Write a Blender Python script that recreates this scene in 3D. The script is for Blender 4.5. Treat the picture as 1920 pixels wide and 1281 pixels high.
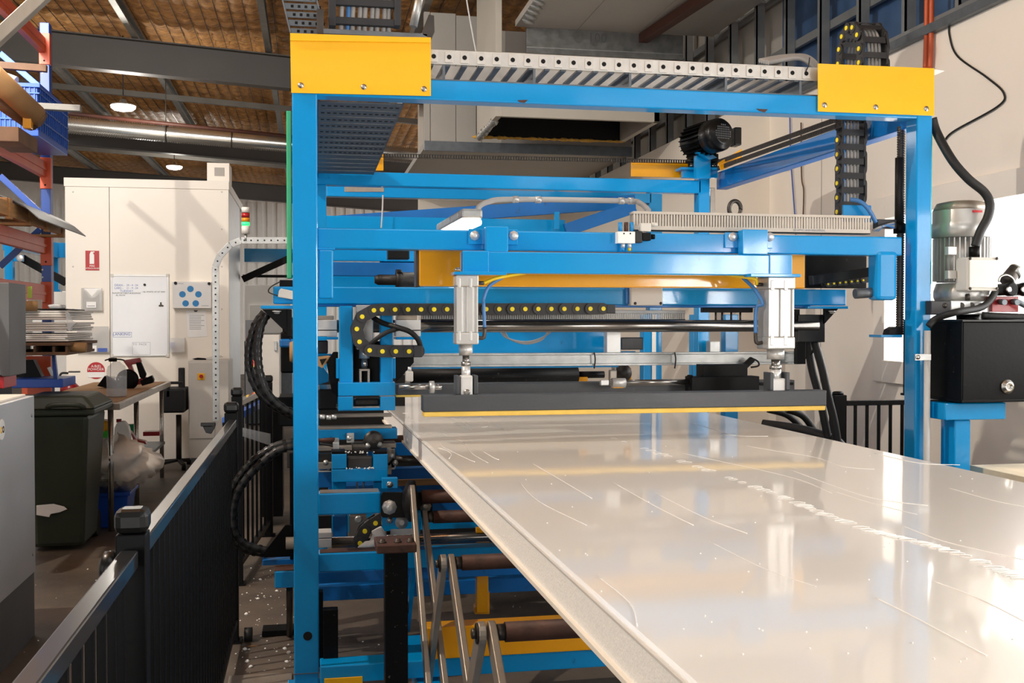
import bpy, bmesh, math, random
from mathutils import Vector as V, Matrix
random.seed(7)
for o in list(bpy.data.objects): bpy.data.objects.remove(o)
SC = bpy.context.scene
COL = SC.collection
# ---------------- camera
F = 2000.0; CX, CY = 960.0, 640.5; HZ = 602.0; VPX = 582.0; H = 1.65
PITCH = math.atan((CY-HZ)/F); YAW = math.atan((CX-VPX)/F*math.cos(PITCH))
CAM = V((0, 0, H))
FW = V((math.sin(YAW)*math.cos(PITCH), math.cos(YAW)*math.cos(PITCH), -math.sin(PITCH)))
RT = V((math.cos(YAW), -math.sin(YAW), 0)); UP = RT.cross(FW)
cd = bpy.data.cameras.new('camera'); cam = bpy.data.objects.new('camera', cd); COL.objects.link(cam)
cd.sensor_width = 36; cd.sensor_fit = 'HORIZONTAL'; cd.lens = F/1920*36; cd.clip_start = .05; cd.clip_end = 200
m = Matrix((RT, UP, -FW)).transposed().to_4x4(); m.translation = CAM
cam.matrix_world = m
SC.camera = cam
# ---------------- world: overcast daylight around the shed
w = bpy.data.worlds.new('World'); SC.world = w; w.use_nodes = True
bg = w.node_tree.nodes['Background']; bg.inputs[0].default_value = (1.0, .98, .955, 1); bg.inputs[1].default_value = 2.1
SC.view_settings.view_transform = 'Standard'; SC.view_settings.look = 'None'
SC.view_settings.exposure = -.15; SC.view_settings.gamma = 1; SC.view_settings.use_curve_mapping = False
def area(name, loc, tgt, sx, sy, e, col=(1, 1, 1)):
    l = bpy.data.lights.new(name, 'AREA'); l.shape = 'RECTANGLE'; l.size = sx; l.size_y = sy; l.energy = e; l.color = col
    o = bpy.data.objects.new(name, l); COL.objects.link(o); o.location = loc
    o.rotation_euler = (V(tgt)-V(loc)).to_track_quat('-Z', 'Y').to_euler(); return o
area('near_window_daylight', (4.16, -.75, 1.82), (0, -.75, 1.82), 3.2, 1.15, 500, (1, .98, .955))
area('far_window_daylight', (4.16, 4.7, 1.82), (0, 4.7, 1.82), 4.0, 1.15, 160, (1, .98, .955))
area('front_door_daylight', (-3.4, -6.6, 1.9), (.6, 5, 1.6), 4.5, 3.4, 225, (1, .98, .955))
area('roof_fill_left', (-5.6, 19.0, 5.25), (-5.6, 19.0, 0), 1.2, 14, 330, (1, .98, .955))  # added overhead fill light for the far left bay
area('roof_fill_front', (1.6, 1.2, 5.1), (1.6, 1.9, 0), 4.5, 2.2, 50, (1, .975, .95))  # added overhead fill light to brighten the near end of the panel
area('roof_fill_aisle', (-2.6, 8.2, 5.25), (-2.2, 12.4, 1.6), .9, 4, 330, (1, .98, .955))  # added fill light, tilted to brighten the white room front
# ---------------- pixel -> place helpers (1920x1281 frame)
def ray(x, y): return FW+RT*((x-CX)/F)+UP*((CY-y)/F)
def PY(x, y, Y): r = ray(x, y); return CAM+r*(Y/r.y)
def PX(x, y, X): r = ray(x, y); return CAM+r*(X/r.x)
def PZ(x, y, Z): r = ray(x, y); return CAM+r*((Z-H)/r.z)
# ---------------- materials
def lin(c):
    return tuple((v/12.92 if v <= .04045 else ((v+.055)/1.055)**2.4) for v in c)
def hx(s): return lin(tuple(int(s[i:i+2], 16)/255 for i in (0, 2, 4)))
MT = {}
def mat(name, col, rough=.5, metal=0., var=.12, scale=6., bump=0., bscale=60., emit=0., alpha=1., trans=0., spec=.5, coat=0., stretch=None, dirt=None, dirtamt=.0, dscale=3.):
    m = bpy.data.materials.new(name); m.use_nodes = True; nt = m.node_tree; N = nt.nodes; L = nt.links
    b = N['Principled BSDF']; c = hx(col) if isinstance(col, str) else col
    b.inputs['Roughness'].default_value = rough; b.inputs['Metallic'].default_value = metal
    b.inputs['Specular IOR Level'].default_value = spec
    b.inputs['Coat Weight'].default_value = coat; b.inputs['Coat Roughness'].default_value = .08
    tc = N.new('ShaderNodeTexCoord'); mp = N.new('ShaderNodeMapping'); L.new(tc.outputs['Object'], mp.inputs[0])
    if stretch: mp.inputs['Scale'].default_value = stretch
    nz = N.new('ShaderNodeTexNoise'); nz.inputs['Scale'].default_value = scale; nz.inputs['Detail'].default_value = 5
    L.new(mp.outputs[0], nz.inputs['Vector'])
    r = N.new('ShaderNodeValToRGB'); e = r.color_ramp.elements
    e[0].position = .3; e[1].position = .7
    e[0].color = tuple(v*(1-var) for v in c)+(1,); e[1].color = tuple(min(1, v*(1+var*.6)) for v in c)+(1,)
    L.new(nz.outputs['Fac'], r.inputs[0]); out = r.outputs[0]
    if dirt:
        n2 = N.new('ShaderNodeTexNoise'); n2.inputs['Scale'].default_value = dscale; n2.inputs['Detail'].default_value = 8; n2.inputs['Roughness'].default_value = .7
        L.new(mp.outputs[0], n2.inputs['Vector'])
        r2 = N.new('ShaderNodeValToRGB'); r2.color_ramp.elements[0].position = .62-dirtamt; r2.color_ramp.elements[1].position = .72-dirtamt*.5
        L.new(n2.outputs['Fac'], r2.inputs[0])
        mx = N.new('ShaderNodeMix'); mx.data_type = 'RGBA'
        L.new(r2.outputs[0], mx.inputs['Factor']); L.new(out, mx.inputs[6]); mx.inputs[7].default_value = hx(dirt)+(1,)
        out = mx.outputs[2]
    L.new(out, b.inputs['Base Color'])
    if emit: b.inputs['Emission Color'].default_value = c+(1,); b.inputs['Emission Strength'].default_value = emit
    b.inputs['Transmission Weight'].default_value = trans; b.inputs['Alpha'].default_value = alpha
    if bump:
        n3 = N.new('ShaderNodeTexNoise'); n3.inputs['Scale'].default_value = bscale; n3.inputs['Detail'].default_value = 4
        L.new(mp.outputs[0], n3.inputs['Vector'])
        bp = N.new('ShaderNodeBump'); bp.inputs['Strength'].default_value = bump; bp.inputs['Distance'].default_value = .01
        L.new(n3.outputs['Fac'], bp.inputs['Height']); L.new(bp.outputs[0], b.inputs['Normal'])
    MT[name] = m; return m
mat('blue', '0090D4', .36, var=.05, scale=3, bump=.06, bscale=45, coat=.8, spec=.15, dirt='17486B', dirtamt=-.06, dscale=5)
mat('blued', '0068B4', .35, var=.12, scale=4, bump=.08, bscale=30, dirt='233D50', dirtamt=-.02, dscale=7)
mat('yellow', 'FBBC04', .35, var=.04, scale=4, coat=.2)
mat('yellow2', 'F2A600', .34, var=.06, scale=4, bump=.06, bscale=40, coat=1., spec=.3)
mat('green', '3FBE86', .5, var=.05)
mat('black', '060607', .45, var=.25, scale=8, bump=.05, spec=.14)
mat('blackg', '0B0C0D', .34, var=.2, scale=8, bump=.04, coat=.1, spec=.3)
mat('blackdust', '070708', .45, var=.2, dirt='A8A298', dirtamt=-.03, dscale=55, spec=.15)
mat('rubber', '131314', .6, var=.2)
mat('plastic', '242427', .5, var=.1)
mat('chainp', '2B2A2B', .55, var=.1)
mat('dotyel', 'F2DA12', .45, var=.04)
mat('greybar', '3D4044', .42, var=.12, scale=5, bump=.06, stretch=(1, 4, 4))
mat('pad', 'E9C25A', .7, var=.12, scale=10)
mat('galv', 'B9BAB8', .42, .75, var=.16, scale=18, bump=.05)
mat('galvl', 'CFCBC5', .45, .5, var=.10, scale=14, bump=.06)
mat('galvd', '6C7278', .45, .6, var=.16, scale=14, bump=.06)
mat('steel', 'B4B2AE', .25, .9, var=.1, scale=10, stretch=(.4, 8, 8))
mat('steelw', 'D6D6D4', .32, .5, var=.06, scale=10)
mat('alu', 'C6C5C2', .35, .55, var=.06, scale=8)
mat('aluw', 'D4D3D0', .4, .15, var=.05, scale=8)
mat('shaft', '8A8682', .22, .95, var=.12, scale=10, stretch=(.3, 9, 9))
mat('darksteel', '4A4541', .42, .7, var=.25, scale=9, bump=.08, dirt='2A2521', dirtamt=.02)
mat('rust', '54382E', .6, .35, var=.35, scale=8, bump=.12, dirt='2E2019', dirtamt=.05)
mat('barplate', 'A69C90', .38, .55, var=.18, scale=9, bump=.08, stretch=(1, 1, .2))
mat('grease', '211C18', .5, .3, var=.4, scale=14, bump=.2)
mat('duct', 'C2B9AD', .6, var=.05)
mat('cream', 'F5EBDD', .45, var=.03, scale=1.5)
mat('roomwhite', 'F2EADD', .42, var=.03, scale=1.2)
mat('cabwhite', 'BDC1C5', .35, var=.05, scale=2)
mat('cabdark', '5E6062', .5, var=.15, scale=3)
mat('boxgrey', 'CFCBC3', .45, var=.04)
mat('white', 'F1EFEA', .5, var=.03)
mat('paper', 'F4F3F0', .7, var=.03)
mat('wboard', 'ECEEF0', .18, var=.02)
mat('red', 'B5101A', .4, var=.08)
mat('redd', '8E1016', .35, var=.15, coat=.3)
mat('rackorange', 'C4502A', .45, var=.12, scale=5, dirt='7A3018', dirtamt=-.04)
mat('rackblue', '14418F', .4, var=.12)
mat('racklit', '2A5FB8', .4, var=.1)  # lit copy of rackblue: light on the upper brace put into the colour
mat('bluebasket', '1450B8', .4, var=.1)
mat('wood', 'B88A58', .65, var=.25, scale=5, bump=.12, stretch=(1, 1, 9))
mat('wooddark', '6A4C34', .7, var=.3, scale=6, bump=.1)
mat('card', 'A98255', .75, var=.12)
mat('foam', 'EDEBE6', .8, var=.06, scale=20, bump=.1)
mat('bin', '2F3629', .5, var=.15, scale=4, bump=.05)
mat('orange', 'E0701C', .5, var=.1)
mat('rafter', '45403C', .55, var=.1, scale=2)
mat('raftergrey', '7C7A75', .5, .3, var=.12, scale=4)
mat('purlin', '8C8A84', .5, .35, var=.15, scale=5)
mat('flexduct', 'C9C7C2', .25, .9, var=.12, scale=6)
mat('panelgrey', 'A8A39B', .5, var=.06, scale=1.2)
mat('hoodwall', 'BDB6AA', .55, var=.06, scale=2)
mat('hoodsteel', '7C7C7A', .45, .5, var=.25, scale=14)
mat('tarp', '3E5A80', .35, var=.35, scale=2.5, bump=.15, bscale=5)
mat('stud', '8B8D8E', .45, .5, var=.15, scale=5)
mat('insul', 'C99A44', .9, var=.3, scale=14, bump=.4, bscale=20)
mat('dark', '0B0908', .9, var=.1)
mat('brownbeam', '4E2A1F', .6, var=.2)
mat('bag', 'E6E0D6', .35, var=.05, bump=.25, bscale=14)
mat('glow', (1., .97, .9), .5, var=0, emit=9.)
mat('stackgreen', (.04, .9, .22), .4, var=0, emit=1.3)
mat('stackred', 'A0181A', .3, var=.05)
mat('stackamber', 'D88618', .3, var=.05)
mat('bluesig', '1F86C8', .4, var=.05)
mat('ink', '1B1C20', .7, var=0)
mat('inkblue', '4A63B0', .7, var=0)
mat('inkgrey', '9A9DA4', .7, var=0)
mat('bluehose', '3F76B0', .4, var=.06)
mat('yelhose', 'E8C210', .4, var=.05)
mat('greycable', '9A9794', .5, var=.06)
mat('greenfluo', '38B52E', .4, var=.05)
mat('lime', 'B7CF5A', .6, var=.05)
mat('ledred', (1., .06, .03), .4, var=0, emit=2.5)
mat('ledyel', (1., .6, .05), .4, var=0, emit=2.)
mat('conduit', 'B9B8B6', .45, var=.05)
mat('orangepipe', 'C4552A', .45, var=.1)
mat('chair', '17181A', .7, var=.2)
mat('core', 'F5F3EE', .8, var=.05, scale=80, bump=.25, bscale=180)
mat('tabletop', 'D8C9AC', .6, var=.2, scale=6, dirt='9A8A70', dirtamt=-.03, dscale=9)
mat('filmw', 'FBFAF8', .12, var=.02, spec=.8)
def glass(name, col, rough=.02, alpha=.25):
    m = bpy.data.materials.new(name); m.use_nodes = True; nt = m.node_tree; N = nt.nodes
    b = N['Principled BSDF']; b.inputs['Base Color'].default_value = hx(col)+(1,); b.inputs['Roughness'].default_value = rough
    b.inputs['Alpha'].default_value = alpha; MT[name] = m
    return m
glass('pane', 'F2F6F8', .05, .18); glass('acrylic', 'D8D6D2', .08, .38); glass('pet', 'E4EAEE', .04, .3); glass('wrap', 'DDE3E6', .15, .42); glass('water', 'C4D2DC', .02, .3)
def skin_mat():                                     # white pre-painted sheet under a glossy protective film
    m = bpy.data.materials.new('panel_skin'); m.use_nodes = True; nt = m.node_tree; N = nt.nodes; L = nt.links
    b = N['Principled BSDF']; b.inputs['Base Color'].default_value = hx('E9E4DC')+(1,)
    b.inputs['Roughness'].default_value = .3; b.inputs['Specular IOR Level'].default_value = .4
    b.inputs['Coat Weight'].default_value = .8; b.inputs['Coat Roughness'].default_value = .06; b.inputs['Coat IOR'].default_value = 1.5
    tc = N.new('ShaderNodeTexCoord'); n = N.new('ShaderNodeTexNoise'); n.inputs['Scale'].default_value = 1.6; n.inputs['Detail'].default_value = 2
    mp = N.new('ShaderNodeMapping'); mp.inputs['Scale'].default_value = (2.2, .6, 1)
    L.new(tc.outputs['Object'], mp.inputs[0]); L.new(mp.outputs[0], n.inputs['Vector'])
    bp = N.new('ShaderNodeBump'); bp.inputs['Strength'].default_value = .05; bp.inputs['Distance'].default_value = .02
    L.new(n.outputs['Fac'], bp.inputs['Height']); L.new(bp.outputs[0], b.inputs['Coat Normal'])
    MT['panelskin'] = m
skin_mat()
def floor_mat():
    m = bpy.data.materials.new('concrete_floor'); m.use_nodes = True; nt = m.node_tree; N = nt.nodes; L = nt.links
    b = N['Principled BSDF']; tc = N.new('ShaderNodeTexCoord')
    n = N.new('ShaderNodeTexNoise'); n.inputs['Scale'].default_value = 1.3; n.inputs['Detail'].default_value = 9; n.inputs['Roughness'].default_value = .65
    L.new(tc.outputs['Object'], n.inputs['Vector'])
    r = N.new('ShaderNodeValToRGB'); e = r.color_ramp.elements
    e[0].position = .3; e[0].color = hx('3A332C')+(1,); e[1].position = .72; e[1].color = hx('6E6256')+(1,)
    L.new(n.outputs['Fac'], r.inputs[0]); L.new(r.outputs[0], b.inputs['Base Color'])
    b.inputs['Roughness'].default_value = .55
    n3 = N.new('ShaderNodeTexNoise'); n3.inputs['Scale'].default_value = 40; n3.inputs['Detail'].default_value = 5
    L.new(tc.outputs['Object'], n3.inputs['Vector'])
    bp = N.new('ShaderNodeBump'); bp.inputs['Strength'].default_value = .15; bp.inputs['Distance'].default_value = .01
    L.new(n3.outputs['Fac'], bp.inputs['Height']); L.new(bp.outputs[0], b.inputs['Normal']); MT['floor'] = m
floor_mat()
def insulation_mat():                               # brown foil-backed blanket held by wire netting
    m = bpy.data.materials.new('roof_blanket'); m.use_nodes = True; nt = m.node_tree; N = nt.nodes; L = nt.links
    b = N['Principled BSDF']; b.inputs['Roughness'].default_value = .55
    tc = N.new('ShaderNodeTexCoord')
    mp = N.new('ShaderNodeMapping'); mp.inputs['Scale'].default_value = (3.2, 7, 1); L.new(tc.outputs['Object'], mp.inputs[0])
    n = N.new('ShaderNodeTexNoise'); n.inputs['Scale'].default_value = 2.0; n.inputs['Detail'].default_value = 7; n.inputs['Roughness'].default_value = .65
    L.new(mp.outputs[0], n.inputs['Vector'])
    r = N.new('ShaderNodeValToRGB'); e = r.color_ramp.elements
    e[0].position = .32; e[0].color = hx('986638')+(1,); e[1].position = .7; e[1].color = hx('E2A660')+(1,)
    e2 = r.color_ramp.elements.new(.84); e2.color = hx('F2DAB4')+(1,)
    L.new(n.outputs['Fac'], r.inputs[0]); L.new(r.outputs[0], b.inputs['Base Color'])
    bp = N.new('ShaderNodeBump'); bp.inputs['Strength'].default_value = .9; bp.inputs['Distance'].default_value = .05
    L.new(n.outputs['Fac'], bp.inputs['Height']); L.new(bp.outputs[0], b.inputs['Normal']); MT['blanket'] = m
insulation_mat()
# ---------------- mesh helpers
WP = {}                                             # world position of each object's origin
def setp(o, label=None, cat=None, group=None, kind=None):
    if label: o['label'] = label
    if cat: o['category'] = cat
    if group: o['group'] = group
    if kind: o['kind'] = kind
    return o
def T(name, label, cat, loc, group=None, kind=None):
    o = bpy.data.objects.new(name, None); COL.objects.link(o); o.location = loc; WP[o.name] = V(loc); o.empty_display_size = .1
    return setp(o, label, cat, group, kind)
class MB:
    def __init__(s): s.v = []; s.f = []; s.sm = []
    def add(s, vs, fs, smooth=False):
        n = len(s.v); s.v += [V(p) for p in vs]; s.f += [tuple(i+n for i in f) for f in fs]; s.sm += [smooth]*len(fs); return s
    def box(s, x0, x1, y0, y1, z0, z1):
        return s.add([(x0, y0, z0), (x1, y0, z0), (x1, y1, z0), (x0, y1, z0), (x0, y0, z1), (x1, y0, z1), (x1, y1, z1), (x0, y1, z1)],
                     [(0, 3, 2, 1), (4, 5, 6, 7), (0, 1, 5, 4), (1, 2, 6, 5), (2, 3, 7, 6), (3, 0, 4, 7)])
    def bar(s, p0, p1, w, h, up=(0, 0, 1)):         # rectangular bar p0->p1; w across, h along up
        p0, p1 = V(p0), V(p1); d = (p1-p0).normalized(); sd = d.cross(V(up))
        if sd.length < 1e-4: sd = d.cross(V((1, 0, 0)))
        sd.normalize(); u = sd.cross(d)
        q = []
        for p in (p0, p1):
            for a, b in ((-1, -1), (1, -1), (1, 1), (-1, 1)): q.append(p+sd*(a*w/2)+u*(b*h/2))
        return s.add(q, [(0, 1, 2, 3), (7, 6, 5, 4), (0, 4, 5, 1), (1, 5, 6, 2), (2, 6, 7, 3), (3, 7, 4, 0)])
    def cyl(s, p0, p1, r, n=16, r2=None, caps=True):
        p0, p1 = V(p0), V(p1); d = (p1-p0).normalized(); a = d.orthogonal().normalized(); b = d.cross(a); r2 = r if r2 is None else r2
        vs = [p0+(a*math.cos(t)+b*math.sin(t))*r for t in [2*math.pi*i/n for i in range(n)]]+[p1+(a*math.cos(t)+b*math.sin(t))*r2 for t in [2*math.pi*i/n for i in range(n)]]
        s.add(vs, [(i, (i+1) % n, n+(i+1) % n, n+i) for i in range(n)], True)
        if caps: s.add(vs, [tuple(range(n))[::-1], tuple(range(n, 2*n))])
        return s
    def lathe(s, p0, axis, prof, n=20):             # prof: (r, h) along the axis
        p0 = V(p0); d = V(axis).normalized(); a = d.orthogonal().normalized(); b = d.cross(a); vs = []
        for r, h in prof:
            for i in range(n):
                t = 2*math.pi*i/n; vs.append(p0+d*h+(a*math.cos(t)+b*math.sin(t))*r)
        fs = []
        for k in range(len(prof)-1):
            for i in range(n): fs.append((k*n+i, k*n+(i+1) % n, (k+1)*n+(i+1) % n, (k+1)*n+i))
        s.add(vs, fs, True); k = (len(prof)-1)*n
        s.add(vs, [tuple(range(n))[::-1], tuple(range(k, k+n))]); return s
    def tube(s, pts, r, n=8, sub=6, closed=False):
        pts = [V(p) for p in pts]
        if sub > 1 and len(pts) > 2:
            q = []
            for i in range(len(pts)-1):
                a = pts[max(i-1, 0)]; b = pts[i]; c = pts[i+1]; d = pts[min(i+2, len(pts)-1)]
                for k in range(sub):
                    t = k/sub
                    q.append(.5*((2*b)+(c-a)*t+(2*a-5*b+4*c-d)*t*t+(3*b-a-3*c+d)*t**3))
            q.append(pts[-1]); pts = q
        vs = []; prev = None
        for i, p in enumerate(pts):
            d = (pts[min(i+1, len(pts)-1)]-pts[max(i-1, 0)]).normalized()
            a = d.orthogonal().normalized() if prev is None else (prev-d*prev.dot(d)).normalized()
            prev = a; b = d.cross(a)
            for j in range(n):
                t = 2*math.pi*j/n; vs.append(p+(a*math.cos(t)+b*math.sin(t))*r)
        fs = [(i*n+j, i*n+(j+1) % n, (i+1)*n+(j+1) % n, (i+1)*n+j) for i in range(len(pts)-1) for j in range(n)]
        s.add(vs, fs, True); k = (len(pts)-1)*n
        s.add(vs, [tuple(range(n))[::-1], tuple(range(k, k+n))]); return s
    def prism(s, pts, ax, a0, a1):                  # polygon in the plane normal to axis ax, extruded a0..a1
        def P(q, a): return {'x': (a, q[0], q[1]), 'y': (q[0], a, q[1]), 'z': (q[0], q[1], a)}[ax]
        n = len(pts); vs = [P(q, a0) for q in pts]+[P(q, a1) for q in pts]
        return s.add(vs, [tuple(range(n)), tuple(range(n, 2*n))[::-1]]+[(i, n+i, n+(i+1) % n, (i+1) % n) for i in range(n)])
    def build(s, name, mt, par=None, bev=0, label=None, cat=None, group=None, kind=None, fix=True):
        lo = V([min(v[i] for v in s.v) for i in range(3)]); hi = V([max(v[i] for v in s.v) for i in range(3)])
        c = (lo+hi)/2
        if par is None: c.z = lo.z
        me = bpy.data.meshes.new(name); me.from_pydata([v-c for v in s.v], [], s.f)
        me.polygons.foreach_set('use_smooth', s.sm)
        if fix:
            bm = bmesh.new(); bm.from_mesh(me); bmesh.ops.remove_doubles(bm, verts=bm.verts, dist=1e-5); bmesh.ops.recalc_face_normals(bm, faces=bm.faces); bm.to_mesh(me); bm.free()
        me.materials.append(MT[mt]); o = bpy.data.objects.new(name, me); COL.objects.link(o); WP[o.name] = c.copy()
        if par is not None: o.parent = par; o.location = c-WP[par.name]
        else: o.location = c
        if bev:
            b = o.modifiers.new('bevel', 'BEVEL'); b.width = bev; b.segments = 2; b.limit_method = 'ANGLE'; b.angle_limit = .7
        return setp(o, label, cat, group, kind)
def B(name, mt, par, x0, x1, y0, y1, z0, z1, bev=.003, **k): return MB().box(min(x0, x1), max(x0, x1), min(y0, y1), max(y0, y1), min(z0, z1), max(z0, z1)).build(name, mt, par, bev, **k)
def FB(name, mt, par, x0, x1, yt, yb, Y, dep, bev=.003, **k):
    a = PY(x0, yt, Y); b = PY(x0, yb, Y); c = PY(x1, (yt+yb)/2, Y)
    return B(name, mt, par, a.x, c.x, Y, Y+dep, b.z, a.z, bev, **k)
def C(name, mt, par, p0, p1, r, n=16, r2=None, bev=0, **k):
    p0, p1 = V(p0), V(p1); d = p1-p0
    if abs(d.y) > 2*abs(d.x) and abs(d.y) > 2*abs(d.z) and d.length < .05: p1 = p0+V((0, d.y, 0))   # short discs face straight along Y
    return MB().cyl(p0, p1, r, n, r2).build(name, mt, par, bev, **k)
def TU(name, mt, par, pts, r, n=8, sub=6, **k): return MB().tube(pts, r, n, sub).build(name, mt, par, **k)
def BAR(name, mt, par, p0, p1, w, h, up=(0, 0, 1), bev=.003, **k): return MB().bar(p0, p1, w, h, up).build(name, mt, par, bev, **k)
def PRI(name, mt, par, pts, ax, a0, a1, bev=.002, **k): return MB().prism(pts, ax, a0, a1).build(name, mt, par, bev, **k)
def FP(name, mt, par, pix, Y, dep, bev=.002, **k): # polygon given in pixels on plane Y, extruded away
    q = [PY(x, y, Y) for x, y in pix]
    return MB().prism([(p.x, p.z) for p in q], 'y', Y, Y+dep).build(name, mt, par, bev, **k)
def bolt(par, p, r=.008, ax=(0, -1, 0), h=.006, mt='steel', name='bolt'):
    a = V(ax).normalized(); return MB().lathe(V(p), a, [(r*1.35, 0), (r*1.35, h*.3), (r, h*.35), (r*.8, h), (r*.3, h*1.1)], 8).build(name, mt, par)
def TXT(name, s, mt, par, loc, size, align='CENTER', ext=.0006, **k):   # flat lettering facing -Y
    cu = bpy.data.curves.new(name, 'FONT'); cu.body = s; cu.size = size; cu.align_x = align; cu.align_y = 'CENTER'; cu.extrude = ext; cu.resolution_u = 2
    t = bpy.data.objects.new('tmp', cu); COL.objects.link(t)
    me = bpy.data.meshes.new_from_object(t.evaluated_get(bpy.context.evaluated_depsgraph_get())); bpy.data.objects.remove(t)
    me.materials.clear(); me.materials.append(MT[mt])
    o = bpy.data.objects.new(name, me); COL.objects.link(o); o.rotation_euler = (math.pi/2, 0, 0); WP[o.name] = V(loc)
    if par is not None: o.parent = par; o.location = V(loc)-WP[par.name]
    else: o.location = loc
    return setp(o, **k)
def copy_tree(o, loc, label=None, par=None):
    c = o.copy(); COL.objects.link(c); c.location = loc
    if label: c['label'] = label
    for ch in list(o.children):
        d = ch.copy(); COL.objects.link(d); d.parent = c
        for g in list(ch.children):
            e = g.copy(); COL.objects.link(e); e.parent = d
    WP[c.name] = V(loc); return c
# =====================================================================  SETTING
ST = dict(kind='structure')
B('floor', 'floor', None, -14, 6, -7, 36, -.2, 0, 0, **ST)
MB().box(-14, -6, -7.2, -7, 0, 5.9).box(-1.2, 4.2, -7.2, -7, 0, 5.3).box(-6, -1.2, -7.2, -7, 3.6, 5.7).build('wall_front', 'cabdark', None, **ST)
# roof: blanket on netting, sloping down to the right wall
def zr(x): return 5.52-.064*x
def roof():
    mb = MB(); nx, ny = 460, 340; x0, x1, y0, y1 = -14., 5.2, 2.0, 36.
    rnd = random.Random(3); vs = []
    for j in range(ny+1):
        for i in range(nx+1):
            x = x0+(x1-x0)*i/nx; y = y0+(y1-y0)*j/ny
            vs.append((x, y, zr(x)-.045*abs(math.sin(math.pi*(x+8)/.18))**.7*abs(math.sin(math.pi*(y-y0)/.4))-rnd.uniform(0, .012)-.02*math.sin(x*3.1+y*1.7)))
    fs = [(j*(nx+1)+i, j*(nx+1)+i+1, (j+1)*(nx+1)+i+1, (j+1)*(nx+1)+i) for j in range(ny) for i in range(nx)]
    mb.add(vs, fs, True)
    o = mb.build('ceiling', 'blanket', None, fix=False, **ST)
    mb = MB().add([(x0, -7, zr(x0)+.12), (x1, -7, zr(x1)+.12), (x1, y1, zr(x1)+.12), (x0, y1, zr(x0)+.12), (x0, -7, zr(x0)+.2), (x1, -7, zr(x1)+.2), (x1, y1, zr(x1)+.2), (x0, y1, zr(x0)+.2)],
                  [(0, 3, 2, 1), (4, 5, 6, 7), (0, 1, 5, 4), (1, 2, 6, 5), (2, 3, 7, 6), (3, 0, 4, 7)])
    mb.build('roof_sheeting', 'panelgrey', o)
    net = MB()                                       # netting wires under the blanket
    x = -8.
    while x < 2.2:
        net.bar((x, 7., zr(x)-.045), (x, 26, zr(x)-.045), .007, .007); x += .18
    net.build('netting', 'darksteel', o, kind='stuff', fix=False)
    return o
CEIL = roof()
for k, Y in enumerate((8.0, 15.0, 22.2, 29.5)):      # portal rafters (universal beams)
    dz = .27
    for_x = (-13.8, 4.4)
    mb = MB()
    for a, b, h, ww in ((.0, .016, 0, .2), (.016, .43, 1, .012), (.43, .446, 0, .2)):
        q = []
        for x in for_x:
            t = zr(x)-dz
            q += [(x, Y-ww/2, t-b), (x, Y+ww/2, t-b), (x, Y+ww/2, t-a), (x, Y-ww/2, t-a)]
        mb.add(q, [(0, 1, 2, 3), (7, 6, 5, 4), (0, 4, 5, 1), (1, 5, 6, 2), (2, 6, 7, 3), (3, 7, 4, 0)])
    if k: mb.build('trim_%d' % (k), 'rafter', None, **ST)
# purlins along the depth
for k, x in enumerate((-7.6, -5.6, -3.85, -2.28, -.55, 1.3, 3.1)):
    z = zr(x)-.09
    PRI('trim_%d' % (k+5), 'purlin', None, [(x-.04, z), (x+.04, z), (x+.04, z-.02), (x-.02, z-.02), (x-.02, z-.14), (x+.04, z-.14), (x+.04, z-.16), (x-.04, z-.16)], 'y', 8.4, 33, 0, **ST)
# longitudinal bridging angle between rafters
for k, (Y, za) in enumerate(((18.6, .24), (25.6, .24))):
    BAR('trim_%d' % (k+12), 'raftergrey', None, (-9, Y, zr(-9)-za-.05), (3, Y, zr(3)-za-.05), .08, .09, **ST)
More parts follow.
